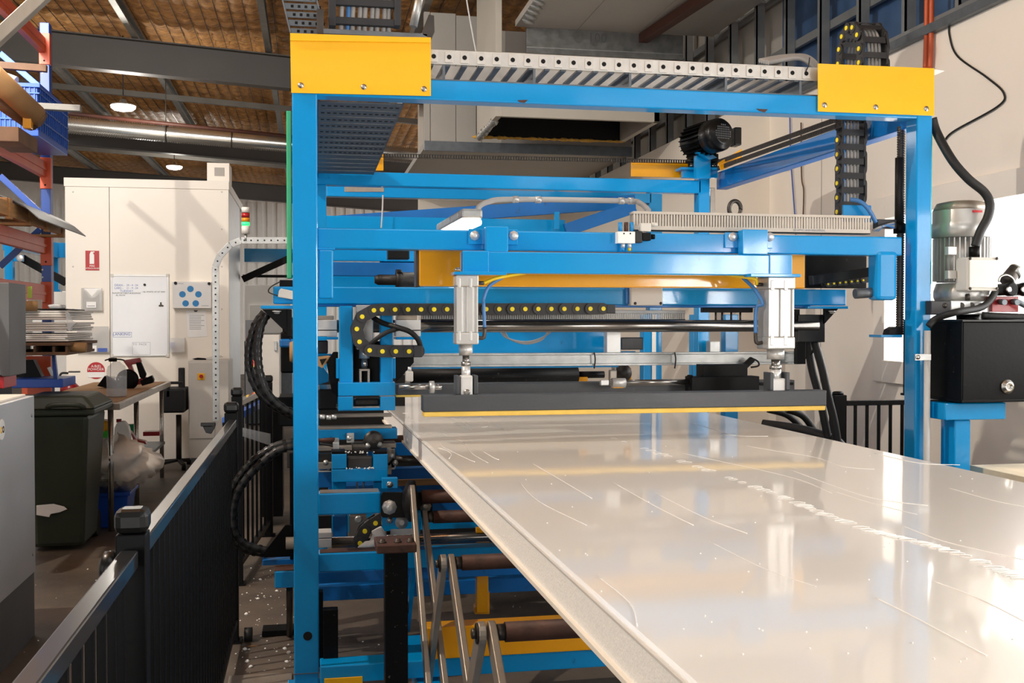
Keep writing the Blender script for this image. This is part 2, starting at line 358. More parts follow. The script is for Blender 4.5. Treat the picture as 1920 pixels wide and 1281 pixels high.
# right wall with window openings, X = WX
WX = 4.0
LEDZ = 3.52
def wall_right():
    root = T('wall_right', None, None, (WX, 5, 0), kind='structure')
    ye = PX(1443, 300, WX).y; st = WX-PY(1383, 300, ye).x
    yw1 = PX(1656, 600, WX).y; yw0 = 2.6; z0 = PX(1662, 690, WX).z; z1 = PX(1662, 396, WX).z
    mb = MB().box(WX, WX+.12, 1., yw0, 0, LEDZ).box(WX, WX+.12, -7, -2.5, 0, LEDZ).box(WX, WX+.12, -2.5, 1., 0, z0).box(WX, WX+.12, -2.5, 1., z1, LEDZ).box(WX, WX+.12, yw1, ye, 0, LEDZ).box(WX, WX+.12, yw0, yw1, 0, z0).box(WX, WX+.12, yw0, yw1, z1, LEDZ)
    mb.build('wall_panel', 'cream', root)
    B('wall_panel', 'cream', root, WX-st, WX+.12, ye, 16, 0, LEDZ, 0)
    B('wall_cap', 'galvd', root, WX-.05, WX+.16, -7, 16, LEDZ, LEDZ+.06, .002)
    for y in (2.4, 7.9): B('panel_joint', 'panelgrey', root, WX-.003, WX, y, y+.006, 0.05, LEDZ-.02, 0)
    for k, (a, b) in enumerate(((yw0, yw1), (-2.5, 1.))):
        wd = T('window_%d' % (k+1), None, None, (WX, (a+b)/2, z0), kind='structure')
        t = .055
        for nm, (y0, y1, c0, c1) in dict(l=(a-.1, a+t, z0-.1, z1+.1), r=(b-t, b+.1, z0-.1, z1+.1)).items():
            B('frame', 'roomwhite', wd, WX-.025, WX+.1, y0, y1, c0, c1, .004)
        B('frame', 'roomwhite', wd, WX-.025, WX+.1, a+t, b-t, z1-t, z1+.1, .004); B('sill', 'roomwhite', wd, WX-.045, WX+.1, a+t, b-t, z0-.1, z0+t, .004)
        ms = [a+(b-a)*q for q in (.25, .5, .75)]; ed = [a+t]+[q for m_ in ms for q in (m_-.025, m_+.025)]+[b-t]
        for m_ in ms: B('mullion', 'alu', wd, WX+.03, WX+.07, m_-.025, m_+.025, z0+t, z1-t)
        for y0, y1 in zip(ed[0::2], ed[1::2]): B('pane', 'pane', wd, WX+.045, WX+.052, y0, y1, z0+t, z1-t, 0)
        g = MB(); n = 30                             # diamond security grille
        for i in range(-n, n*2):
            s_ = .16
            for sg in (1, -1):
                y0 = a+i*s_; p = []
                for zz in (z0+t, z1-t):
                    p.append((WX+.085, y0+sg*(zz-z0)*.75, zz))
                if min(p[0][1], p[1][1]) > a-.01 and max(p[0][1], p[1][1]) < b+.01: g.bar(p[0], p[1], .004, .004)
        if g.v: g.build('security_grille', 'roomwhite', wd, kind='stuff')
    return root
wall_right()
# stud framing with tarpaulin standing on the wall cap
sf = T('stud_framing', 'dark steel stud framing with blue tarpaulin above the cream right wall', 'stud framing', (WX, 9, LEDZ+.06))
B('tarpaulin', 'tarp', sf, WX+.17, WX+.19, 3.2, 9.0, LEDZ+.08, 5.0, 0)
B('dark_backing', 'panelgrey', sf, WX+.17, WX+.19, 9.0, 18, LEDZ+.08, 4.95, 0)
B('bottom_track', 'stud', sf, WX-.02, WX+.09, 3.2, 18, LEDZ+.06, LEDZ+.1)
B('top_track', 'stud', sf, WX-.02, WX+.09, 3.2, 18, 4.92, 5.0)
for k in range(22):
    y = 3.6+k*.62
    MB().box(WX, WX+.08, y, y+.012, LEDZ+.1, 4.92).box(WX, WX+.012, y, y+.05, LEDZ+.1, 4.92).build('stud', 'stud', sf)
for z in (3.98, 4.5): B('noggin', 'stud', sf, WX+.085, WX+.12, 3.6, 17.4, z, z+.07)
# far wall, left wall
B('wall_back', 'white', None, -14, 4.4, 34, 34.2, 0, 6.2, 0, **ST)
wb = bpy.data.objects['wall_back']
for k in range(60): B('corrugation', 'white', wb, -13.6+k*.3, -13.45+k*.3, 33.95, 34.0, 0, 5.3, .0)
B('wall_left', 'cream', None, -14.2, -14, -2, 34, 0, 6.4, 0, **ST)
B('wall_bay', 'cream', None, 1.6, 3.8, 15.9, 16.1, 0, 4.9, 0, **ST)
for k, (xa, xb, ya, yb_) in enumerate(((-6.2, -5.0, 12.3, 25.7), (-4.6, -.6, 7.75, 8.65), (-.65, 3.85, 2.05, 2.3))):   # translucent sheets invented to go with the roof fill lights
    mb = MB(); q = [(xa, ya), (xb, ya), (xb, yb_), (xa, yb_)]
    mb.add([(x, y, zr(x)-.1) for x, y in q]+[(x, y, zr(x)-.09) for x, y in q], [(0, 3, 2, 1), (4, 5, 6, 7), (0, 1, 5, 4), (1, 2, 6, 5), (2, 3, 7, 6), (3, 0, 4, 7)]); mb.build('window_%d' % (k+3), 'pane', None, **ST)
# mezzanine bulkhead and soffit, exhaust hood
MZ = T('mezzanine_bulkhead', 'grey sheet-panel bulkhead and soffit overhead behind the gantry', 'bulkhead', (2.5, 12, 3.45))
xl = PY(795, 240, 12.0).x
seams = [PY(x, 240, 12).x for x in (795, 807, 855, 903)]
zb, zt = PY(900, 278, 12).z, 5.25
for a, b in zip(seams[:-1], seams[1:]): B('panel', 'panelgrey', MZ, a+.003, b-.003, 12, 12.08, zb, zt-.064*a-.05, .002)
B('panel', 'panelgrey', MZ, seams[-1]+.003, 3.68, 12, 12.08, zb, 4.95, .002)
B('soffit', 'panelgrey', MZ, xl, 3.68, 12.08, 15.85, zb-.02, zb+.05, .002)
B('edge_channel', 'galvd', MZ, xl, 3.68, 11.96, 12.0, zb-.05, zb+.06, .002)
HD = T('exhaust_hood', 'open-bottomed exhaust hood with ragged insulation edge hanging above the gantry', 'hood', (2.3, 10.7, 3.45))
Yf, Yb2 = 10.2, 11.4
hz = PY(1040, 262, Yb2).z
hx0 = PY(894, 250, Yb2).x; hx1 = PY(1162, 264, Yb2).x
ztop = PY(1100, 58, Yf).z
B('side_wall', 'hoodwall', HD, hx0, hx0+.06, Yf, Yb2, hz, ztop+.9, .003)
B('side_wall', 'hoodwall', HD, hx1, hx1+.06, Yf, Yb2, hz, ztop, .003)
B('back_wall', 'dark', HD, hx0, hx1+.06, Yb2, Yb2+.06, hz, ztop, .003)  # near-black colour stands for the shade inside the hood
B('front_wall', 'hoodwall', HD, hx0+.06, hx1+.06, Yf, Yf+.05, hz, hz+.62, .003)
B('front_fascia', 'hoodsteel', HD, hx0+.3, min(hx1+.9, 3.66), Yf-.02, Yf+.03, hz+.62, ztop, .002)
B('fascia_seam', 'galv', HD, hx0+.3, min(hx1+.9, 3.66), Yf-.024, Yf-.018, PY(1000, 89, Yf).z-.008, PY(1000, 89, Yf).z, 0)
B('inner_shade_sheet', 'dark', HD, hx0+.06, hx1, Yf+.05, Yb2, hz+.5, hz+.55, 0)  # dark sheet standing for the shade up inside the hood
TXT('marking', '100', 'cabdark', HD, PY(1120, 72, Yf-.02)+V((0, -.002, 0)), .13); rg = MB(); rr = random.Random(5)
for i in range(26):                                  # torn insulation along the rim
    x = hx0+(hx1-hx0)*i/25
    rg.lathe((x, Yb2-.01, hz+.0), (1, 0, 0), [(.001, -.06), (.008+rr.random()*.016, -.02), (.008+rr.random()*.014, .03), (.001, .07)], 7)
rg.build('torn_insulation', 'insul', HD)
rg = MB()
for i in range(10):
    y = Yf+.3+(Yb2-Yf-.3)*i/9
    rg.lathe((hx0+.03, y, hz), (0, 1, 0), [(.001, -.08), (.03+rr.random()*.02, -.03), (.03, .04), (.001, .1)], 7)
rg.build('foil_rim', 'galv', HD)
SO = T('overhead_ceiling', 'pale grey panel ceiling with brown channel above the yellow cover plates', 'ceiling panel', (2.6, 9.4, ztop))
xs0 = PY(965, 52, Yf).x
for a, b in ((xs0, xs0+.62), (xs0+.62, xs0+1.24), (xs0+1.24, 3.3), (3.3, 3.97)): B('panel', 'panelgrey', SO, a+.002, b-.002, 6.3, Yf-.02, ztop, ztop+.06, .002)
BAR('brown_channel', 'brownbeam', SO, PZ(1200, 76, ztop-.05), PZ(1330, -10, ztop-.05), .09, .09)
BAR('cable_channel', 'galvd', SO, PZ(1395, 78, ztop-.03), PZ(1480, 10, ztop-.03), .05, .05)
rg = MB()
for i in range(6):
    p = PZ(1000-10*0+5*i-10, 40-i*9, ztop-.02); rg.lathe(p, (.6, .5, 0), [(.001, -.09), (.03, -.03), (.024, .04), (.001, .1)], 6)
rg.build('torn_foil', 'galv', SO)
# =====================================================================  GANTRY FRAME
YF, YR = 4.79, 7.42
G = T('gantry_frame', 'blue welded steel gantry frame with yellow corner cover plates', 'machine frame', (1.4, 6.1, 0))
lx0, lx1 = PY(549, 600, YF).x, PY(596, 600, YF).x
rx0, rx1 = PY(1718, 400, YF).x, PY(1747, 400, YF).x
zT = PY(810, 149, YF).z; zB = PY(810, 187, YF).z      # front top beam
B('post', 'blue', G, lx0, lx1, YF, YF+.1, 0.0, zT, .006)
B('post', 'blue', G, rx0, rx1, YF, YF+.1, 0.0, zT, .006)
B('base_plate', 'blue', G, lx0-.03, lx1+.03, YF-.03, YF+.13, 0, .02)
B('base_plate', 'blue', G, rx0-.03, rx1+.03, YF-.03, YF+.13, 0, .02)
C('hole_plug', 'dark', G, PY(577, 1193, YF)+V((0, -.001, 0)), PY(577, 1193, YF)+V((0, .01, 0)), .02, 20)
B('post_joint', 'galvd', G, lx0-.002, lx1+.002, YF-.002, YF+.1, PY(577, 1263, YF).z-.002, PY(577, 1263, YF).z+.002, 0)
B('top_beam', 'blue', G, lx0, rx1, YF+.002, YF+.1, zB, zT, .006)
for pts in ([(970, 188), (990, 187), (984, 193), (975, 192)], [(1418, 204), (1440, 205), (1434, 211), (1424, 208)]):
    FP('paint_chip', 'rust', G, pts, YF-.0005, .002, 0)
# yellow cover plates, front
def plate(pix, Y, name='cover_plate', lip=True, bolts=(), mt='yellow'):
    p = FP(name, mt, G, pix, Y, .006, .001)
    for b in bolts: bolt(p, PY(b[0], b[1], Y), .010)
    return p
p1 = plate([(544, 66), (808, 70), (808, 180), (546, 174)], YF-.012, bolts=((564, 160), (682, 163), (795, 167)))
FP('plate_lip', 'yellow', p1, [(544, 62), (808, 71), (808, 80), (544, 76)], YF-.02, .03, .001)
p2 = plate([(1534, 119), (1752, 128), (1752, 217), (1534, 209)], YF-.012, bolts=((1546, 197), (1642, 201), (1737, 204)))
a = PY(1752, 130, YF-.012)
MB().add([a, a+V((.07, .02, .0)), a+V((0, 0, -.03)), a+V((.0, .25, 0)), a+V((.07, .25, 0)), a+V((0, .25, -.03))], [(0, 1, 2), (3, 5, 4), (0, 3, 4, 1), (1, 4, 5, 2), (2, 5, 3, 0)]).build('plate_corner', 'white', p2)
# green guide strips on the outer sides
B('guide_strip', 'green', G, lx0-.025, lx0-.004, YF+.03, YF+.1, PY(545, 522, YF+.03).z, PY(545, 208, YF+.03).z)
B('guide_strip', 'green', G, rx1+.001, rx1+.014, YF+.02, YF+.09, PY(1751, 533, YF).z, PY(1751, 250, YF).z)
# rear portal
rzT, rzB = PY(600, 320, YR).z, PY(600, 346, YR).z
rlx0, rlx1 = PY(560, 360, YR).x, PY(612, 360, YR).x
rrx0, rrx1 = PY(1310, 360, YR).x, PY(1331, 360, YR).x
B('post', 'blue', G, rlx0+.09, rlx1, YR, YR+.1, 0, rzB, .006)
B('post', 'blue', G, rrx0, rrx1, YR, YR+.1, 0, rzT+.02, .006)
B('rear_beam', 'blue', G, rlx0, rrx0+.02, YR, YR+.1, rzB, rzT, .006)
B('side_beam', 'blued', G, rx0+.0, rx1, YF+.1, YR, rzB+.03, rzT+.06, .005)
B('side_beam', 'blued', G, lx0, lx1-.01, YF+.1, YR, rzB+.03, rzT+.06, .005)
FP('cover_plate', 'yellow2', G, [(592, 291), (719, 288), (719, 320), (592, 320)], YR+.1, .006)
FP('cover_plate', 'yellow2', G, [(1183, 303), (1312, 305), (1312, 334), (1183, 331)], YR+.1, .006)
FP('cover_plate', 'yellow2', G, [(1346, 306), (1391, 279), (1391, 302), (1352, 320)], YR-.35, .006)
# lead screw behind the right post
ls = PY(1791, 400, YF+.0)
def lead_screw(xp, y0, y1, Y, dark_from):
    t = T('lead_screw', 'vertical threaded lead screw beside the right front post', 'lead screw', PY(xp, y1, Y))
    a, b = PY(xp, y0, Y), PY(xp, y1, Y)
    prof = []; z = 0; L = a.z-b.z; n = int(L/.012)
    for i in range(n): prof += [(.016, L*i/n), (.0205, L*(i+.35)/n), (.0205, L*(i+.65)/n)]
    prof.append((.016, L))
    MB().lathe(b, (0, 0, 1), prof, 12).build('thread', 'darksteel', t)
    C('nut', 'black', t, PY(xp, 420, Y), PY(xp, 438, Y), .032, 12)
    m_ = PY(xp, dark_from, Y)
    C('grease_sleeve', 'grease', t, m_, V((m_.x, m_.y, PY(xp, 428, Y).z)), .0225, 14)
    return t
lead_screw(1687, 237, 628, YF+.16, 296)
fl = T('screw_foot', 'greasy screw bearing foot on a blue ledge at the right post', 'bearing', PY(1680, 631, YF+.1))
FB('ledge', 'blue', fl, 1652, 1692, 628, 633, YF+.1, .12)
FP('bearing', 'grease', fl, [(1666, 628), (1669, 618), (1678, 613), (1694, 613), (1694, 628)], YF+.13, .06)
# =====================================================================  CABLE TRAY ON THE TOP BEAM
TR = T('cable_tray', 'galvanised perforated cable tray lying along the top beam', 'cable tray', PY(1150, 150, YF))
ty = YF+.035
ta, tb = PY(800, 92, ty), PY(800, 119, ty)
x_end = PY(1534, 130, ty).x
B('side_rail', 'galvl', TR, ta.x, x_end, ty, ty+.004, tb.z, ta.z, .0015)
MB().box(ta.x, x_end, ty+.3, ty+.304, tb.z, ta.z).build('far_rail', 'galvl', TR)
n = 26
for i in range(n):
    px = 842+ (1502-842)*(i/22.) if i < 23 else None
    if px is None: break
    xc = 0
tiles = [842, 871, 902, 931, 961, 990, 1018, 1047, 1075, 1104, 1132, 1160, 1188, 1216, 1243, 1271, 1298, 1325, 1352, 1379, 1406, 1433, 1459, 1485]
t0 = None; h0 = None
for i, px in enumerate([813]+tiles+[1511]):
    c = PY(px, 105+ (px-842)*.0405, ty); zc = (ta.z+tb.z)/2
    if t0 is None:
        t0 = MB().box(c.x-.019, c.x+.019, ty-.005, ty, zc-.026, zc+.026).build('tile', 'galvl', TR, .003)
        h0 = C('hole', 'dark', t0, (c.x, ty-.0065, zc), (c.x, ty-.004, zc), .0105, 14)
        f0 = c.x
    else:
        o = t0.copy(); COL.objects.link(o); o.location.x += c.x-f0
        q = h0.copy(); COL.objects.link(q); q.parent = o
nr = 25
r0 = None
for i in range(nr):                                  # sloping tray rungs
    x = ta.x+.02+(x_end-ta.x-.05)*i/(nr-1)
    if r0 is None:
        r0 = MB().bar((x, ty+.01, tb.z-.0), (x+.0, ty+.3, tb.z-.0), .026, .012).build('rung', 'galvd', TR, .002); fx = x
    else: o = r0.copy(); COL.objects.link(o); o.location.x += x-fx
B('tray_floor_edge', 'galvd', TR, ta.x, x_end, ty-.0, ty+.02, zT+.004, zT+.012, .001)
for px in (830, 1000, 1180, 1360, 1500):
    x = PY(px, 140, ty).x; B('bracket', 'galvd', TR, x, x+.012, ty+.006, ty+.28, zT, tb.z, .001)
for k in range(5):
    TU('cable', 'greycable', TR, [PY(1440-k*4, 118-k, ty+.06+.02*k), PY(1470, 112-k*1.5, ty+.06+.02*k), PY(1500+k*3, 110-k, ty+.05+.02*k), PY(1522+k*3, 124, ty+.05+.02*k), PY(1533+k*3, 145, ty+.05+.02*k)], .011, 8)
TU('cable', 'bluehose', TR, [PY(1510, 112, ty+.15), PY(1525, 118, ty+.15), PY(1538, 130, ty+.15)], .008)
TU('tie', 'rubber', TR, [PY(1518, 108, ty-.01), PY(1516, 122, ty-.012), PY(1511, 134, ty-.01)], .003)
# trays running back over the left corner
def perf_tray(name, label, Pn, Pf, w, rungs, mt='galvd', holes=12):
    t = T(name, label, 'cable tray', Pn)
    a, b = V(Pn), V(Pf); d = b-a
    for s in (0, 1): MB().bar(a+V((s*w, 0, .03)), b+V((s*w, 0, .03)), .006, .07).build('side_rail', mt, t)
    hm = None
    for i in range(rungs):
        c = a+d*((i+.5)/rungs)
        MB().box(c.x, c.x+w, c.y-.075, c.y+.075, c.z-.004, c.z+.004).build('rung', mt, t, .002)
        for j in range(holes):
            if holes and i < 9: 
                x = c.x+w*(j+.7)/(holes+.4)
                if hm is None: hm = MB()
                hm.box(x-.008, x+.008, c.y-.012, c.y+.012, c.z-.0055, c.z-.003)
    if hm: hm.build('slots', 'dark', t, kind='stuff')
    return t
zt1 = zB+.03
p_n = PZ(600, 193, zt1+.1); p_n = V((PZ(597, 193, zt1+.1).x, YF+.2, zt1+.1))
xr_ = PZ(757, 193, zt1+.1)
w1 = PY(757, 195, YF+.2).x-p_n.x
zt1 = PY(757, 195, YF+.2).z
tr2 = perf_tray('cable_tray', 'slotted cable tray seen from below running back inside the left corner', (PY(598, 195, YF+.2).x, YF+.2, zt1), (PY(598, 195, YF+.2).x, YR+.0, zt1), w1, 14, 'galvd', 13)
# upper tray + energy chain above the left cover plate
tr3 = T('cable_tray', 'upright slotted cable tray rising behind the left yellow plate', 'cable tray', PY(560, 62, YF+.05))
for s in (527, 612): pass
a_, b_ = PY(545, 62, YF+.1), PY(520, -40, YF+.1)
c_ = PY(611, 62, YF+.1)-a_
for s in (0, 1): BAR('side_rail', 'galvd', tr3, a_+c_*s*.97, b_+c_*s*.97, .006, .03, (0, 1, 0))
for i in range(7):
    q = a_+(b_-a_)*(i/6.5+.04)
    r_ = MB().box(q.x, q.x+c_.x*.97, q.y-.002, q.y+.004, q.z-.014, q.z+.014).build('rung', 'galvd', tr3, .002)
    hm = MB()
    for j in range(5): hm.box(q.x+.03+j*.03, q.x+.042+j*.03, q.y-.004, q.y-.001, q.z-.006, q.z+.006)
    hm.build('slots', 'dark', r_, kind='stuff')
tr4 = T('cable_saddle', 'bent steel cable saddle standing on the left yellow plate', 'bracket', PY(700, 68, YF+.05))
FB('cross_angle', 'galvd', tr4, 606, 802, 53, 63, YF+.03, .06)
FB('upright', 'darksteel', tr4, 594, 607, 16, 63, YF+.03, .05)
FP('upright', 'darksteel', tr4, [(793, 66), (791, 60), (804, 27), (814, 29), (815, 60), (809, 73)], YF+.03, .03)
ec = T('energy_chain', 'grey cable-filled energy chain standing behind the left yellow plate', 'cable chain', PY(690, 60, YF+.2))
for yy in (30, -6, -40): 
    l = FB('link', 'plastic', ec, 620, 750, yy, yy+14, YF+.16, .03)
    FB('link_cheek', 'plastic', l, 616, 630, yy-20, yy+18, YF+.15, .06); FB('link_cheek', 'plastic', l, 740, 752, yy-20, yy+18, YF+.15, .06)
for i, px in enumerate((640, 650, 661, 672, 684, 695, 707, 718, 729)):
    TU('cable', 'bluehose' if i == 1 else 'greycable', ec, [PY(px, 66, YF+.2), PY(px+3*(i % 2), 30, YF+.19), PY(px+5, -50, YF+.2)], .011)
C('pipe', 'galv', tr3, PY(775, 50, YF+.5), PY(790, -20, YF+.5), .02)
# =====================================================================  LIFTING CROSSBAR (mid beam)
YM = 4.83
LC = T('lifting_crossbar', 'blue lifting crossbar spanning between the front posts', 'crossbar', PY(1140, 560, YM))
mz0, mz1 = PY(600, 466, YM).z, PY(600, 427, YM).z
mx0, mx1 = PY(594, 450, YM).x, PY(1692, 450, YM).x
B('beam', 'blue', LC, mx0, mx1, YM, YM+.1, mz0, mz1, .007)
FB('guide_stub', 'blue', LC, 597, 625, 468, 560, YM-.01, .09, .007)
FB('guide_stub', 'blue', LC, 1645, 1684, 470, 563, YM-.01, .1, .02)
B('weld_bead', 'blue', LC, mx0, PY(628, 466, YM).x, YM-.004, YM+.05, mz0-.006, mz0+.004, .002)
hb = T('hanging_beam', 'blue hanging beam bolted below the crossbar carrying two cylinders', 'beam', PY(1180, 515, YM))
YH = YM-.075
hx_0, hx_1 = PY(867, 490, YH).x, PY(1484, 490, YH).x
hz0, hz1 = PY(867, 512, YH).z, PY(867, 471, YH).z
B('beam', 'blue', hb, hx_0, hx_1, YH, YH+.08, hz0, hz1, .005)
B('end_block', 'blue', hb, hx_0, PY(917, 490, YH-.01).x, YH-.008, YH+.03, hz0, hz1+.002, .004)
B('end_block', 'blue', hb, PY(1442, 490, YH).x, hx_1+.001, YH-.008, YH+.03, hz0, hz1+.002, .004)
for x0, x1, xb in ((879, 971, (890, 963)), (1360, 1449, (1374, 1443))):
    FB('mounting_plate', 'blue', hb, x0, x1, 429+(x0-879)*.014, 458+(x0-879)*.014, YM-.014, .012, .002)
    up_ = FB('upright', 'blue', hb, 912 if x0 < 1000 else 1393, 953 if x0 < 1000 else 1440, 424 if x0 < 1000 else 430, 472 if x0 < 1000 else 477, YH, .06, .004)
    for xx in xb: bolt(hb, PY(xx, 442+(x0-879)*.005, YM-.014), .017, h=.016, mt='steelw')
for x0, x1, y0 in ((852, 950, 509), (1408, 1502, 513)):
    FB('cylinder_plate', 'blue', hb, x0, x1, y0, y0+6, YH-.05, .11, .002)
bolt(hb, PY(858, 507, YH-.05), .012, (0, 0, 1), .012); 
# =====================================================================  PNEUMATIC CYLINDERS
def cylinder(px0, px1, y0, y1, label, side, Y):
    a, b = PY(px0, y0, Y), PY(px1, y1, Y); wd = b.x-a.x; xc = (a.x+b.x)/2; yc = Y+wd/2; z1 = a.z; z0 = PY(px0, y1, Y).z; h = z1-z0
    t = T('pneumatic_cylinder', label, 'cylinder', (xc, yc, PY(px0, 733, Y).z), 'pneumatic press cylinders')
    ec_ = h*.17
    B('end_cap', 'alu', t, xc-wd/2, xc+wd/2, yc-wd/2, yc+wd/2, z1-ec_, z1, .006)
    B('end_cap', 'alu', t, xc-wd/2, xc+wd/2, yc-wd/2, yc+wd/2, z0, z0+ec_, .006)
    w = wd*.47; pr = []
    prof = [(-w, -w), (-w*.45, -w), (-w*.4, -w*.82), (-w*.12, -w*.82), (-w*.08, -w), (w*.55, -w), (w*.6, -w*.82), (w*.8, -w*.82), (w*.84, -w), (w, -w), (w, w), (-w, w)]
    MB().prism([(xc+q[0], yc+q[1]) for q in prof], 'z', z0+ec_, z1-ec_).build('barrel', 'alu', t, .002)
    for zz, dz in ((z0+ec_*.3, ec_*.8), (z1-ec_*1.1, ec_*.8)):
        for q_ in (.08, -.42): B('tie_rod_boss', 'steelw', t, xc+wd*q_, xc+wd*(q_+.12), yc-wd*.53, yc-wd*.45, zz, zz+dz, .003)
    C('gland', 'alu', t, (xc, yc, z0-.05), (xc, yc, z0), wd*.3, 20)
    C('rod', 'shaft', t, (xc, yc, z0-.1), (xc, yc, z0-.05), wd*.15, 14)
    C('lock_nut', 'steel', t, (xc, yc, z0-.098), (xc, yc, z0-.08), wd*.21, 6)
    zc = z0-.11
    C('coupling', 'steelw', t, (xc, yc, zc-.045), (xc, yc, zc+.012), wd*.2, 14, wd*.19)
    MB().box(xc-wd*.27, xc+wd*.27, yc-wd*.28, yc-wd*.14, zc-.14, zc-.035).box(xc-wd*.27, xc+wd*.27, yc+.14*wd, yc+wd*.28, zc-.14, zc-.035).box(xc-wd*.27, xc+wd*.27, yc-wd*.28, yc+wd*.28, zc-.05, zc-.03).build('clevis', 'aluw', t, .008)
    MB().lathe((xc, yc-wd*.3, zc-.105), (0, -1, 0), [(.014, 0), (.014, .006), (.010, .006), (.010, .008)], 14).build('pin', 'steel', t)
    s = side
    C('air_fitting', 'darksteel', t, (xc+s*wd*.5, yc, z1-.035), (xc+s*(wd*.5+.03), yc, z1-.035), .009, 10)
    MB().tube([(xc+s*wd*.5, yc, z0+.03), (xc+s*(wd*.5+.03), yc, z0+.03), (xc+s*(wd*.5+.034), yc, z0+.075)], .009, 8, 4).build('air_fitting', 'darksteel', t)
    return t, V((xc+s*(wd*.5+.034), yc, z0+.075)), V((xc+s*(wd*.5+.03), yc, z1-.035))
YC = YH-.04
t1, e1, g1 = cylinder(855, 898, 515, 646, 'aluminium pneumatic cylinder on the left end of the hanging beam', 1, YC)
t2, e2, g2 = cylinder(1441, 1491, 519, 655, 'aluminium pneumatic cylinder on the right end of the hanging beam', -1, YC)
def hose(name, label, mt, pts, r, cat='hose', **k): return TU(name, mt, None, pts, r, 10, 8, label=label, cat=cat, **k)
hose('air_hose', 'blue air hose curving beside the left cylinder', 'bluehose', [e1, e1+V((-.004, 0, .1)), PY(907, 560, YC+.04), PY(917, 537, YC+.05), PY(944, 519, YC+.08)], .008)
hose('air_hose', 'yellow air hose running right from the left cylinder', 'yelhose', [g1, PY(930, 522, YC+.06), PY(960, 516, YC+.09), PY(985, 512, YC+.12)], .008)
hose('air_hose', 'blue air hose curving down to the right cylinder', 'bluehose', [e2, e2+V((.003, 0, .12)), PY(1430, 570, YC+.04), PY(1415, 543, YC+.06), PY(1393, 521, YC+.1)], .009)
hose('air_hose', 'yellow air hose running left from the right cylinder', 'yelhose', [g2, PY(1415, 523, YC+.06), PY(1385, 518, YC+.09), PY(1355, 513, YC+.12)], .009)
# =====================================================================  PRESS BAR
PBR = T('press_bar', 'long charcoal press bar with yellow foam pad above the white panel', 'press bar', PY(1170, 768, YC))
YPB = YC-.02
bx0, bx1 = PY(793, 755, YPB).x, PY(1550, 750, YPB).x
bz1, bz0 = PY(1170, 737, YPB).z, PY(1170, 767, YPB).z
B('channel', 'greybar', PBR, bx0, bx1, YPB, YPB+.09, bz0, bz1, .004)
B('foam_pad', 'pad', PBR, bx0+.005, bx1-.003, YPB+.004, YPB+.086, bz0-.022, bz0, .004)
for px in (877, 1466):
    x = PY(px, 740, YC).x
    for s_ in (-.05, .032): B('clevis_lug', 'greybar', PBR, x+s_, x+s_+.018, YC+.02, YC+.1, bz1, bz1+.085, .003)
# =====================================================================  SMALL PARTS ON THE CROSSBAR
sv = T('solenoid_valve', 'white and black solenoid valve clipped on the crossbar', 'valve', PY(1180, 460, YM-.05))
yv = YM-.05
FB('body', 'white', sv, 1159, 1191, 434, 456, yv, .05, .002)
FB('end_block', 'blackg', sv, 1191, 1205, 433, 455, yv, .05)
FB('coil', 'black', sv, 1205, 1221, 436, 451, yv-.004, .045); FB('coil_plug', 'boxgrey', sv, 1202, 1221, 418, 434, yv, .04)
C('knob', 'black', sv, PY(1221, 444, yv+.02), PY(1227, 444, yv+.02), .012)
C('gland', 'boxgrey', sv, PY(1221, 421, yv+.02), PY(1232, 421, yv+.02), .01)
for px, mm in ((1163, 'bluesig'), (1174, 'rust'), (1184, 'bluesig')): C('silencer', mm, sv, PY(px, 434, yv+.02), PY(px, 417, yv+.02), .010, 12)
for px, mm in ((1168, 'bluesig'), (1180, 'yelhose')): 
    f_ = C('push_fitting', 'steelw', sv, PY(px, 456, yv+.02), PY(px, 465, yv+.02), .010, 10); C('collar', mm, f_, PY(px, 464, yv+.02), PY(px, 471, yv+.02), .008, 10)
for px in (1170, 1182): C('port', 'dark', sv, PY(px, 438, yv-.0006), PY(px, 438, yv+.002), .004, 10)
# slotted wiring duct
def wire_duct(name, label, px0, px1, yt0, yb0, Y, nslots, mt='duct', dep=.06, lidf=.14, basef=.25):
    t = T(name, label, 'wiring duct', PY((px0+px1)/2, yb0, Y))
    a, b = PY(px0, yt0, Y), PY(px0, yb0, Y); x1 = PY(px1, yt0, Y).x; h = a.z-b.z
    B('lid', mt, t, a.x, x1, Y-.004, Y+dep, a.z-h*lidf, a.z, .002)
    mb = MB().box(a.x, x1, Y, Y+.004, b.z, b.z+h*basef).box(a.x, x1, Y+dep-.004, Y+dep, b.z, b.z+h*basef).box(a.x, x1, Y, Y+dep, b.z, b.z+.004)
    mb.build('base', mt, t)
    fg = MB(); L = (x1-a.x)
    for i in range(nslots):
        x = a.x+L*(i+.15)/nslots; ww = L/nslots*.62
        fg.box(x, x+ww, Y, Y+.004, b.z+h*basef, a.z-h*lidf); fg.box(x, x+ww, Y+dep-.004, Y+dep, b.z+h*basef, a.z-h*lidf)
    fg.build('fingers', mt, t, kind='stuff', fix=False)
    return t
wd = wire_duct('wiring_duct', 'beige slotted wiring duct lying on top of the crossbar', 1187, 1632, 396, 432, YM+.03, 86)
TXT('print', '\u2612 UPVC-IND-MATERIAL', 'inkgrey', wd, PY(1518, 433, YM+.03)+V((0, -.001, .002)), .016)
